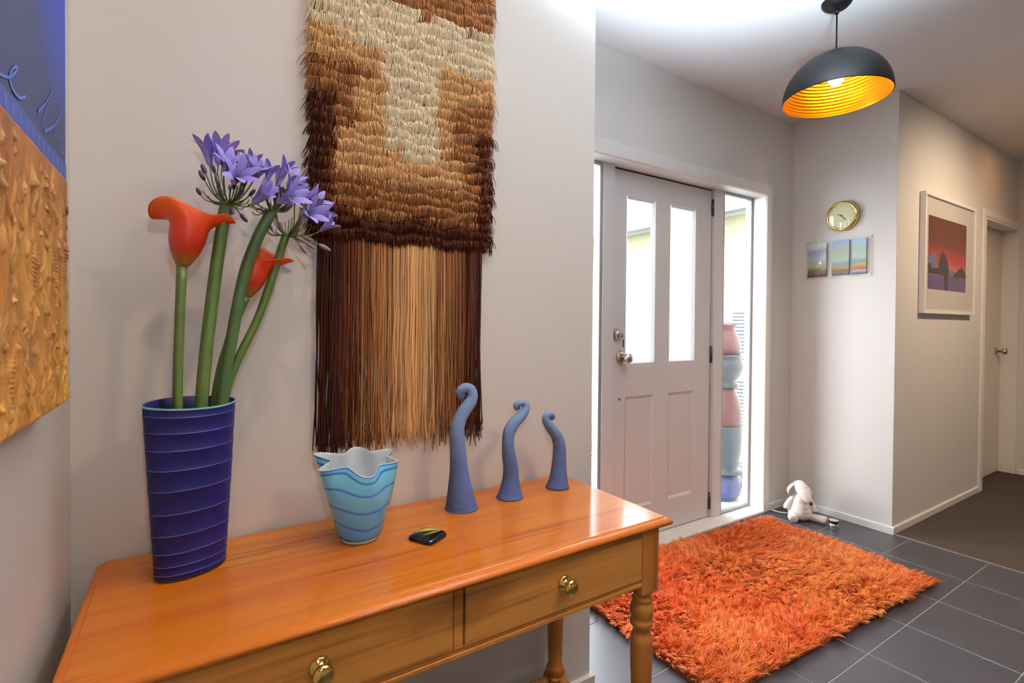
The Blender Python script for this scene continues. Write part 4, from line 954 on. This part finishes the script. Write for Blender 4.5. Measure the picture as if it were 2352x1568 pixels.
# ------------------------------------------------------------------ glass triptych under the clock
trip = thing('glass_triptych', (XC, 1.58, 1.51), 'three small painted glass seascape panels on a clear plate under the clock', 'artwork')
def acrylic(name):
    m = bpy.data.materials.new(name); m.use_nodes = True; nt = m.node_tree; b = nt.nodes['Principled BSDF']
    b.inputs['Base Color'].default_value = (0.92, 0.93, 0.92, 1); b.inputs['Roughness'].default_value = 0.05
    b.inputs['Alpha'].default_value = 0.16; return m
MB().box(XC-0.012, 1.385, 1.507, XC-0.008, 1.768, 1.756, b=0.001).build('clear_plate', acrylic('clear_acrylic'), trip)
for y, z in ((1.395, 1.517), (1.758, 1.517), (1.395, 1.746), (1.758, 1.746)): MB().lathe([(0.004, 0), (0.004, -0.008)], (XC, y, z), 10, 'X').build('standoff', M_steel, trip)
def sea_mat(name, cols):
    m = mat(name, (200, 210, 200), 0.35, spec=0.3); nt = m.node_tree
    tc = nt.nodes.new('ShaderNodeTexCoord'); sp = nt.nodes.new('ShaderNodeSeparateXYZ'); n_ = nt.nodes.new('ShaderNodeTexNoise'); n_.inputs['Scale'].default_value = 34; n_.inputs['Detail'].default_value = 3
    mp = nt.nodes.new('ShaderNodeMapping'); mp.inputs['Scale'].default_value = (1, 0.5, 1.0)
    ad = nt.nodes.new('ShaderNodeMath'); ad.operation = 'MULTIPLY_ADD'; ad.inputs[1].default_value = 0.05
    mr = nt.nodes.new('ShaderNodeMapRange'); mr.inputs[1].default_value = 0.0355; mr.inputs[2].default_value = 0.252
    cr = nt.nodes.new('ShaderNodeValToRGB'); e = cr.color_ramp.elements; e[0].position = cols[0][0]; e[0].color = rgba(cols[0][1]); e[1].position = cols[-1][0]; e[1].color = rgba(cols[-1][1])
    for p, c in cols[1:-1]: q = e.new(p); q.color = rgba(tuple(v*0.88 for v in c))
    L = nt.links; L.new(tc.outputs['Object'], mp.inputs[0]); L.new(mp.outputs[0], n_.inputs['Vector']); L.new(tc.outputs['Object'], sp.inputs[0])
    L.new(n_.outputs['Fac'], ad.inputs[0]); L.new(sp.outputs['Z'], ad.inputs[2]); L.new(ad.outputs[0], mr.inputs[0]); L.new(mr.outputs[0], cr.inputs[0]); L.new(cr.outputs[0], nt.nodes['Principled BSDF'].inputs['Base Color'])
    return m
SEA = [[(0.04, (40, 36, 36)), (0.10, (96, 84, 80)), (0.14, (150, 90, 50)), (0.22, (140, 120, 70)), (0.30, (180, 186, 160)), (0.55, (196, 204, 204)), (0.75, (160, 172, 200)), (0.9, (196, 206, 204))],
       [(0.04, (84, 88, 80)), (0.10, (120, 110, 100)), (0.16, (150, 92, 62)), (0.25, (170, 160, 80)), (0.33, (140, 158, 180)), (0.45, (178, 204, 190)), (0.72, (186, 192, 150)), (0.92, (146, 170, 200))],
       [(0.04, (96, 100, 116)), (0.10, (190, 194, 206)), (0.15, (180, 80, 56)), (0.24, (206, 180, 80)), (0.34, (142, 160, 186)), (0.5, (190, 210, 196)), (0.75, (190, 206, 186)), (0.92, (160, 186, 214))]]
for (ya, yb), cols in zip(((1.636, 1.752), (1.505, 1.605), (1.411, 1.490)), SEA):
    p_ = MB().box(XC-0.020, ya, 1.523, XC-0.0121, yb, 1.739, b=0.0012).build('glass_panel', sea_mat('seascape_glass_%d' % len(MATS), cols), trip)
    if ya > 1.6:
        v = [(XC-0.0206, 1.688, 1.602), (XC-0.0206, 1.662, 1.602), (XC-0.0206, 1.668, 1.615), (XC-0.0206, 1.676, 1.622)]
        mb = MB(); mb.add(v, [(0, 1, 2, 3)]); mb.add([(XC-0.0206, 1.672, 1.620), (XC-0.0206, 1.668, 1.620), (XC-0.0206, 1.661, 1.672), (XC-0.0206, 1.664, 1.674)], [(0, 1, 2, 3)])
        mb.add([(XC-0.0206, 1.652, 1.622), (XC-0.0206, 1.649, 1.622), (XC-0.0206, 1.648, 1.688), (XC-0.0206, 1.651, 1.688)], [(0, 1, 2, 3)])
        mb.build('sailboat', mat('white_sail', (244, 246, 246), 0.4), p_)

# ------------------------------------------------------------------ framed print on the hall wall
pic = thing('framed_print', (4.18, YH, 1.66), 'white framed print of a red sky over dark hills and violet ground', 'picture')
fx0, fx1, fz0, fz1 = 3.747, 4.625, 1.288, 2.030; fy = YH-0.032
mb = MB(); fwid = 0.020
mb.box(fx0, fy, fz0, fx0+fwid, YH-0.001, fz1, b=0.001); mb.box(fx1-fwid, fy, fz0, fx1, YH-0.001, fz1, b=0.001)
mb.box(fx0+fwid, fy, fz0, fx1-fwid, YH-0.001, fz0+fwid, b=0.001); mb.box(fx0+fwid, fy, fz1-fwid, fx1-fwid, YH-0.001, fz1, b=0.001)
mb.build('frame', M_trim, pic)
MB().box(fx0+fwid, fy+0.012, fz0+fwid, fx1-fwid, fy+0.018, fz1-fwid).build('mat_board', mat('mat_board', (232, 226, 216), 0.8), pic)
ax0, ax1, az0, az1 = 3.825, 4.475, 1.440, 1.895; ya = fy+0.0115
W_, H_ = ax1-ax0, az1-az0
def A2(u, v_, d=0): return (ax0+u*W_, ya-0.0002*d, az0+v_*H_)
art = MB(); mats_ = [mat('print_umber_sky', (118, 56, 38), 0.8), mat('print_red_sky', (206, 70, 70), 0.8), mat('print_pink_glow', (220, 116, 108), 0.8), mat('print_dark_hill', (62, 50, 38), 0.8), mat('print_blue_hill', (112, 120, 170), 0.8), mat('print_violet_ground', (112, 84, 136), 0.8), mat('print_plum_sky', (96, 38, 56), 0.8)]
nb = 24; cols = []
v = []
sky = [(0.0, (112, 84, 136)), (0.28, (222, 128, 118)), (0.36, (216, 92, 86)), (0.46, (200, 56, 62)), (0.56, (176, 66, 56)), (0.62, (126, 60, 42)), (1.0, (112, 54, 36))]
for i in range(nb+1):
    t = i/nb; c = [np.interp(t, [s_[0] for s_ in sky], [s_[1][k] for s_ in sky]) for k in range(3)]
    for u in (0, 1): v.append(A2(u, t)); cols.append((*lin(c), 1))
art.add(v, [(2*i, 2*i+1, 2*i+3, 2*i+2) for i in range(nb)]); art.col = cols
pr_o = art.build('print', vcol_mat('print_sky', 0.8), pic)
mb = MB()
def shape(pts, mi, d): mb.add([A2(u, v_, d) for u, v_ in pts], [tuple(range(len(pts)))], mi)
shape([(0, 0), (1, 0), (1, 0.205), (0, 0.225)], 0, 1)
shape([(0, 0.2), (0, 0.42), (0.07, 0.46), (0.14, 0.54), (0.2, 0.46), (0.24, 0.2)], 2, 2)
shape([(0.0, 0.215), (0.0, 0.34), (0.06, 0.36), (0.10, 0.28), (0.24, 0.30), (0.30, 0.50), (0.37, 0.545), (0.43, 0.50), (0.50, 0.40), (0.53, 0.215)], 1, 3)
shape([(0.45, 0.215), (0.50, 0.34), (0.60, 0.30), (0.74, 0.27), (0.8, 0.215)], 2, 2)
shape([(0.62, 0.208), (0.70, 0.27), (0.84, 0.36), (0.92, 0.34), (1.0, 0.27), (1.0, 0.208)], 1, 3)
shape([(0.42, 0.0), (0.50, 0.0), (0.50, 0.22), (0.40, 0.22)], 1, 4)
mb.build('hills', [mats_[5], mats_[3], mats_[4]], pr_o)
MB().box(fx0+fwid-0.002, fy+0.004, fz0+fwid-0.002, fx1-fwid+0.002, fy+0.006, fz1-fwid+0.002).build('glass_pane', M_glass, pic)

# ------------------------------------------------------------------ soft toy sitting in the corner
toy = thing('soft_toy', (3.215, 1.672, 0), 'white plush mouse with long snout and floppy ears sitting on the tiles', 'toy')
M_plush = mat('white_plush', (236, 228, 220), 0.95, spec=0.1, sheen=0.3, bump=(300, 0.5, 0.003)); M_knit = mat('ribbed_plush', (214, 202, 190), 0.95, spec=0.1, bump=(500, 0.8, 0.003)); M_nose = mat('navy_nose', (34, 32, 52), 0.5); M_stitch = mat('brown_stitch', (150, 112, 74), 0.9); M_earin = mat('ear_lining', (196, 182, 172), 0.95, bump=(600, 0.8, 0.002))
tx, ty = 3.215, 1.672
fwd = np.array([-0.80, -0.60]); sd = np.array([0.60, -0.80])        # facing; toy's left = image right
def tp(f_, s_, z): q = np.array([tx, ty])+fwd*f_+sd*s_; return (q[0], q[1], z)
mb = MB(); prof = [(0.004, 0.002), (0.046, 0.003), (0.063, 0.018), (0.068, 0.040), (0.062, 0.070), (0.052, 0.100), (0.042, 0.130), (0.034, 0.155), (0.020, 0.168), (0.0, 0.172)]
mb.lathe(prof, (tx, ty, 0), 32); mb.build('body', M_plush, toy)
# head: loft from crown down the snout to the nose, turned to the toy's left
hp = [tp(-0.012, -0.012, 0.236), tp(-0.008, -0.010, 0.226), tp(0.004, -0.004, 0.206), tp(0.020, 0.008, 0.184), tp(0.040, 0.022, 0.160), tp(0.056, 0.034, 0.140), tp(0.066, 0.042, 0.128)]
MB().tube(catmull(hp, 5), np.interp(np.linspace(0, 1, 31), [0, .12, .35, .6, .85, 1], [0.006, 0.024, 0.037, 0.036, 0.022, 0.012]), 24).build('head', M_plush, toy)
MB().ellipsoid(tp(0.071, 0.046, 0.124), (0.011, 0.011, 0.010), nu=14, nv=10).build('nose', M_nose, toy)
for s_ in (-0.002, 0.028): MB().ellipsoid(tp(0.040, s_-0.004, 0.207), (0.0042, 0.0042, 0.0045), nu=10, nv=8).build('eye', M_nose, toy)
def ear(pts, wd, m):
    # drooping ear: flat thick leaf
    P = catmull(pts, 5); n_ = len(P); rings_ = []
    for i, p in enumerate(P):
        u = i/(n_-1); ww = wd*math.sin(PI*(0.10+0.84*u))**0.8; th_ = 0.004
        d = np.array([fwd[0], fwd[1], 0])
        tt = np.gradient(P, axis=0)[i]; tt /= np.linalg.norm(tt); nn_ = np.cross(tt, d); nn_ /= np.linalg.norm(nn_)
        rings_.append([tuple(p+d*ww*math.cos(2*PI*k/12)+nn_*th_*math.sin(2*PI*k/12)) for k in range(12)])
    return MB().rings(rings_, smooth=True).build('ear', m, toy)
ear([tp(-0.008, -0.020, 0.224), tp(-0.006, -0.045, 0.205), tp(-0.002, -0.068, 0.176), tp(0.0, -0.066, 0.150), tp(0.0, -0.054, 0.142)], 0.034, M_earin)
ear([tp(0.0, 0.022, 0.216), tp(0.006, 0.046, 0.196), tp(0.012, 0.062, 0.168), tp(0.014, 0.064, 0.148)], 0.022, M_plush)
for s_, e_ in ((-1, 0.078), (1, 0.070)):
    P = catmull([tp(0.004, s_*0.030, 0.142), tp(0.010, s_*0.056, 0.112), tp(0.016, s_*e_, 0.074), tp(0.020, s_*(e_+0.002), 0.058)], 5)
    MB().tube(P, np.interp(np.linspace(0, 1, len(P)), [0, .4, .85, 1], [0.012, 0.017, 0.017, 0.007]), 16).build('arm', M_plush, toy)
P = catmull([tp(0.025, -0.040, 0.030), tp(0.060, -0.052, 0.030), tp(0.092, -0.050, 0.026), tp(0.104, -0.049, 0.025)], 5)
MB().tube(P, np.interp(np.linspace(0, 1, len(P)), [0, .5, .85, 1], [0.024, 0.026, 0.024, 0.010]), 18).build('leg', M_plush, toy)
P = catmull([tp(0.015, 0.045, 0.026), tp(0.035, 0.085, 0.026), tp(0.052, 0.122, 0.026), tp(0.058, 0.136, 0.024)], 5)
MB().tube(P, np.interp(np.linspace(0, 1, len(P)), [0, .5, .85, 1], [0.022, 0.024, 0.024, 0.010]), 18).build('leg', M_knit, toy)
MB().tube(catmull([tp(-0.05, -0.03, 0.012), tp(-0.04, -0.09, 0.010), tp(-0.045, -0.13, 0.013), tp(-0.05, -0.155, 0.018)], 5), 0.0055, 8).build('tail', M_earin, toy)
def on_body(s_, z):
    r_ = np.interp(z, [p[1] for p in prof], [p[0] for p in prof]); th = s_/max(r_, 0.02)
    return tp(r_*math.cos(th)+0.0012, r_*math.sin(th), z)
rr = random.Random(4); mb = MB()
for z, s0, s1 in ((0.082, 0.002, 0.036), (0.056, -0.002, 0.044)):
    n_ = 7
    for k in range(n_):
        s_ = s0+(s1-s0)*k/n_; mb.tube([on_body(s_, z+rr.uniform(-.003, .004)), on_body(s_+0.0025, z+rr.uniform(-.004, .004)), on_body(s_+0.005, z+rr.uniform(-.003, .004))], 0.0010, 5)
mb.build('embroidery', M_stitch, toy)
mb = MB()
for k in range(3): mb.tube([on_body(-0.012+0.006*k, 0.116), on_body(-0.009+0.006*k, 0.111)], 0.001, 5)
mb.build('embroidery', M_stitch, toy)

# small tin beside the toy
tinx, tiny = 3.232, 1.486
tin = thing('small_tin', (tinx, tiny, 0), 'small silver tin with a black banded lid on the tiles', 'tin')
MB().lathe([(0.0225, 0.0), (0.024, 0.001), (0.024, 0.036)], (tinx, tiny, 0.0003), 32).build('tin_body', mat('bright_tin', (214, 216, 220), 0.18, metal=1.0), tin)
MB().lathe([(0.0262, 0.034), (0.0265, 0.036), (0.0265, 0.048), (0.0250, 0.050)], (tinx, tiny, 0.0003), 32).build('lid_band', mat('black_lid', (28, 30, 32), 0.35), tin)
MB().lathe([(0.0250, 0.050), (0.0235, 0.0512), (0.0, 0.0512)], (tinx, tiny, 0.0003), 32, cap=False).build('lid_top', mat('lid_top', (222, 224, 226), 0.3, metal=0.6), tin)

# ------------------------------------------------------------------ orange shag rug
rug = thing('shag_rug', (2.2, 1.36, 0), 'bright orange long-pile shag rug on dark tiles by the entry door', 'rug')
RC = np.array([[1.415, 0.985], [2.925, 0.905], [2.990, 1.765], [1.440, 1.820]])       # corners on the floor
v = [(x, y, 0.001) for x, y in RC]+[(x, y, 0.008) for x, y in RC]
MB().add(v, [(3, 2, 1, 0), (4, 5, 6, 7), (0, 1, 5, 4), (1, 2, 6, 5), (2, 3, 7, 6), (3, 0, 4, 7)]).build('rug_backing', mat('rug_backing', (150, 62, 18), 0.95), rug)
nx, ny = 340, 196
U, Vv = np.meshgrid((np.arange(nx)+0.5)/nx, (np.arange(ny)+0.5)/ny); U = U.ravel()+RNG.normal(0, .35/nx, U.size); Vv = Vv.ravel()+RNG.normal(0, .35/ny, Vv.size)
U = np.clip(U, 0, 1); Vv = np.clip(Vv, 0, 1); N = len(U)
XY = (RC[0][None]*((1-U)*(1-Vv))[:, None]+RC[1][None]*(U*(1-Vv))[:, None]+RC[2][None]*(U*Vv)[:, None]+RC[3][None]*((1-U)*Vv)[:, None])
X_, Y_ = XY[:, 0], XY[:, 1]
lean = np.stack([0.55*smooth_noise(X_, Y_, 9, 21)+0.30*smooth_noise(X_, Y_, 30, 22)+0.10, 0.55*smooth_noise(X_, Y_, 9, 23)+0.30*smooth_noise(X_, Y_, 30, 24)-0.25], 1)
edx = np.exp(-((1-U)*1.5/0.06))-np.exp(-(U*1.5/0.06)); edy = np.exp(-((1-Vv)*0.9/0.06))-np.exp(-(Vv*0.9/0.06))
lean += np.stack([0.6*edx, 0.6*edy], 1)
# clumps: strands that share a clump lean together and meet at their tips
cs_ = 0.016; cid = (np.floor(X_/cs_+0.35*smooth_noise(X_, Y_, 60, 31)).astype(int)*7919+np.floor(Y_/cs_+0.35*smooth_noise(X_, Y_, 60, 32)).astype(int)*104729) % 100003
rc = np.random.RandomState(9); cj = rc.normal(0, 0.42, (100003, 2)); ch = rc.normal(1, 0.16, 100003); cb = rc.normal(1, 0.11, 100003)
_, inv = np.unique(cid, return_inverse=True); cnt = np.bincount(inv); mxx = np.bincount(inv, X_)/cnt; myy = np.bincount(inv, Y_)/cnt
lean = lean+cj[cid]*0.75+RNG.normal(0, 0.12, lean.shape)
Ln = 0.042*np.clip(ch[cid], .65, 1.4)*(0.85+0.3*RNG.rand(N))
mag = np.linalg.norm(lean, axis=1); dirn = lean/(mag[:, None]+1e-6); tilt = np.clip(0.35+0.55*mag, 0, 1.35)
P = np.zeros((N, 4, 3))
for k, u in enumerate((0, 0.35, 0.7, 1.0)):
    bend = tilt*(0.35+0.65*u)
    P[:, k, 0] = X_+dirn[:, 0]*np.sin(bend)*Ln*u; P[:, k, 1] = Y_+dirn[:, 1]*np.sin(bend)*Ln*u; P[:, k, 2] = 0.006+np.cos(bend)*Ln*u
    pull = 0.55*u**1.5
    tgx = mxx[inv]+dirn[:, 0]*np.sin(bend)*Ln*u; tgy = myy[inv]+dirn[:, 1]*np.sin(bend)*Ln*u
    P[:, k, 0] += (tgx-P[:, k, 0])*pull; P[:, k, 1] += (tgy-P[:, k, 1])*pull
P[:, :, 1] = np.minimum(P[:, :, 1], YD-0.026); P[:, :, 2] = np.maximum(P[:, :, 2], 0.004)
tone = np.clip(cb[cid]+0.10*smooth_noise(X_, Y_, 7, 41)+RNG.normal(0, .10, N), 0.55, 1.5)
c0 = L_(240, 104, 24); c1 = L_(255, 154, 66)
mixf = np.clip(0.45+0.5*smooth_noise(X_, Y_, 6, 42)+RNG.normal(0, .25, N), 0, 1)[:, None]
col = (c0*(1-mixf)+c1*mixf)*tone[:, None]
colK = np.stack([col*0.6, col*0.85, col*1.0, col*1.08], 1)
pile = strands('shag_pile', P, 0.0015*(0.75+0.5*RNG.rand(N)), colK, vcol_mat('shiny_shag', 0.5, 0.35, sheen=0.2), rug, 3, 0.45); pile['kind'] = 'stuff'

# ------------------------------------------------------------------ outside the front door
M_wing = mat('cream_weatherboard', (226, 222, 204), 0.8); M_soff = mat('soffit_paint', (150, 142, 120), 0.8); M_gut = mat('blue_grey_gutter', (60, 74, 86), 0.5); M_roof = mat('pale_roof', (214, 216, 218), 0.6)
M_grav = mat('grey_gravel', (92, 90, 88), 0.9, noise=(30, (60, 58, 56), 0.35, 0.65), bump=(60, 0.8, 0.02)); M_conc = mat('porch_concrete', (206, 208, 212), 0.8)
gnd = MB().box(-3, YO+0.01, -0.3, 4.5, 12, -0.115).build('ground', M_grav); tag(gnd, kind='structure')
porch = MB().box(1.2, YO+0.002, -0.2, 3.62, 2.62, -0.052).build('porch_slab', M_conc); tag(porch, kind='structure')
peb = MB(); rr = np.random.RandomState(2)
ico = [(0, 0, 1), (0.9, 0, 0.1), (0.28, 0.85, -0.1), (-0.72, 0.53, 0.1), (-0.72, -0.53, -0.1), (0.28, -0.85, 0.1), (0, 0, -1)]
icf = [(0, 1, 2), (0, 2, 3), (0, 3, 4), (0, 4, 5), (0, 5, 1), (6, 2, 1), (6, 3, 2), (6, 4, 3), (6, 5, 4), (6, 1, 5)]
for k in range(1500):
    x, y = rr.uniform(3.3, 4.45), rr.uniform(2.15, 4.2)
    if x < 3.66 and y < 2.66: continue
    s_ = rr.uniform(0.010, 0.026); an = rr.uniform(0, 6.28); q = rr.uniform(.7, 1.3)
    peb.add([(x+s_*(a*math.cos(an)-b*math.sin(an))*q, y+s_*(a*math.sin(an)+b*math.cos(an)), -0.110+s_*0.55*c_) for a, b, c_ in ico], icf, int(rr.rand()*3))
po = peb.build('pebbles', [mat('pebble_grey', (70, 70, 72), 0.8), mat('pebble_white', (130, 128, 124), 0.8), mat('pebble_brown', (66, 56, 48), 0.8)])
tag(po, 'loose grey and white pebbles beside the porch outside the sidelight', 'gravel', kind='stuff')
wing = thing('garage_wing', (4.5, 4, 0), 'cream neighbouring wing with eaves and gutter seen through the door glass', 'building')
MB().box(4.5, YO+0.01, -0.2, 4.7, 11, 2.27).build('wall', M_wing, wing)
MB().box(4.20, YO+0.01, 2.27, 4.7, 11, 2.30).build('soffit', M_soff, wing)
MB().box(4.485, YO+0.01, 2.03, 4.4995, 11, 2.27).build('frieze_board', mat('sage_frieze', (130, 130, 100), 0.8), wing)
MB().box(4.12, YO+0.01, 2.235, 4.205, 11, 2.315, b=0.01).build('gutter', M_gut, wing)
MB().add([(4.12, YO+0.01, 2.33), (4.12, 11, 2.33), (7.5, 11, 3.3), (7.5, YO+0.01, 3.3), (4.12, YO+0.01, 2.36), (4.12, 11, 2.36), (7.5, 11, 3.34), (7.5, YO+0.01, 3.34)], [(0, 3, 2, 1), (4, 5, 6, 7), (0, 1, 5, 4), (1, 2, 6, 5), (2, 3, 7, 6), (3, 0, 4, 7)]).build('roof', M_roof, wing)
MB().box(4.49, 2.80, 0.02, 4.4995, 3.9, 1.40).box(4.47, 2.80, 0.02, 4.4995, 2.87, 2.03).build('window_surround', mat('white_joinery', (240, 242, 244), 0.5), wing)
fr = MB().box(4.478, 2.875, 0.05, 4.4899, 3.8, 0.10).box(4.478, 2.875, 0.70, 4.4899, 3.8, 0.80).box(4.478, 2.875, 1.35, 4.4899, 3.8, 1.39).build('window_sash', MATS['white_joinery'], wing)
sl = None
for z in list(np.arange(0.115, 0.69, 0.034))+list(np.arange(0.815, 1.34, 0.034)):
    if sl is None:
        v = [(0, -0.46, -0.011), (0, 0.46, -0.011), (-0.010, 0.46, 0.008), (-0.010, -0.46, 0.008), (-0.002, -0.46, -0.011), (-0.002, 0.46, -0.011), (-0.012, 0.46, 0.008), (-0.012, -0.46, 0.008)]
        o = MB().add(v, [(0, 1, 2, 3), (7, 6, 5, 4), (0, 4, 5, 1), (3, 2, 6, 7), (0, 3, 7, 4), (1, 5, 6, 2)]).build('blind_slat', mat('blind_slat', (66, 72, 82), 0.5)); sl = o.data
    else:
        o = bpy.data.objects.new('blind_slat', sl); C.objects.link(o)
    o.parent = wing; o.location = (4.489-4.5, 3.34-4, z)
post = MB().box(2.785, 2.24, -0.052, 3.0, 2.44, 3.0, b=0.004).build('porch_post', MATS['white_joinery'], None, (2.89, 2.34, -0.052))
tag(post, 'square white porch post behind the right pane of the door', 'post')
tot = thing('pot_totem', (3.275, 2.27, -0.052), 'stacked totem of glazed red, grey and blue garden pots outside the sidelight', 'garden ornament')
M_tc = mat('red_clay_glaze', (96, 58, 56), 0.45); M_gg = mat('grey_pot_glaze', (62, 70, 74), 0.4); M_bl = mat('blue_pot_glaze', (62, 72, 112), 0.35); M_wp = mat('white_pot_glaze', (226, 230, 234), 0.4)
def pot(prof, m): MB().lathe([(r_*1.0, z) for r_, z in prof], (3.275, 2.27, 0), 40).build('pot', m, tot)
pot([(0.10, -0.052), (0.135, 0.0), (0.140, 0.05), (0.125, 0.11), (0.10, 0.150)], M_bl)
pot([(0.155, 0.150), (0.158, 0.158), (0.110, 0.168), (0.112, 0.20), (0.132, 0.30), (0.138, 0.40), (0.136, 0.480), (0.132, 0.485)], M_gg)
pot([(0.130, 0.485), (0.134, 0.52), (0.130, 0.60), (0.112, 0.68), (0.085, 0.745), (0.080, 0.760)], M_tc)
pot([(0.108, 0.760), (0.112, 0.768), (0.108, 0.785), (0.088, 0.80), (0.125, 0.85), (0.142, 0.90), (0.134, 0.95), (0.122, 0.975), (0.140, 0.985), (0.140, 0.992), (0.11, 0.995)], M_gg)
pot([(0.118, 0.995), (0.122, 1.04), (0.112, 1.10), (0.088, 1.155), (0.078, 1.185), (0.100, 1.205), (0.096, 1.212), (0.07, 1.212)], M_tc)
pot([(0.062, 1.212), (0.064, 1.30), (0.055, 1.40), (0.045, 1.50), (0.02, 1.60), (0.0, 1.62)], M_wp)
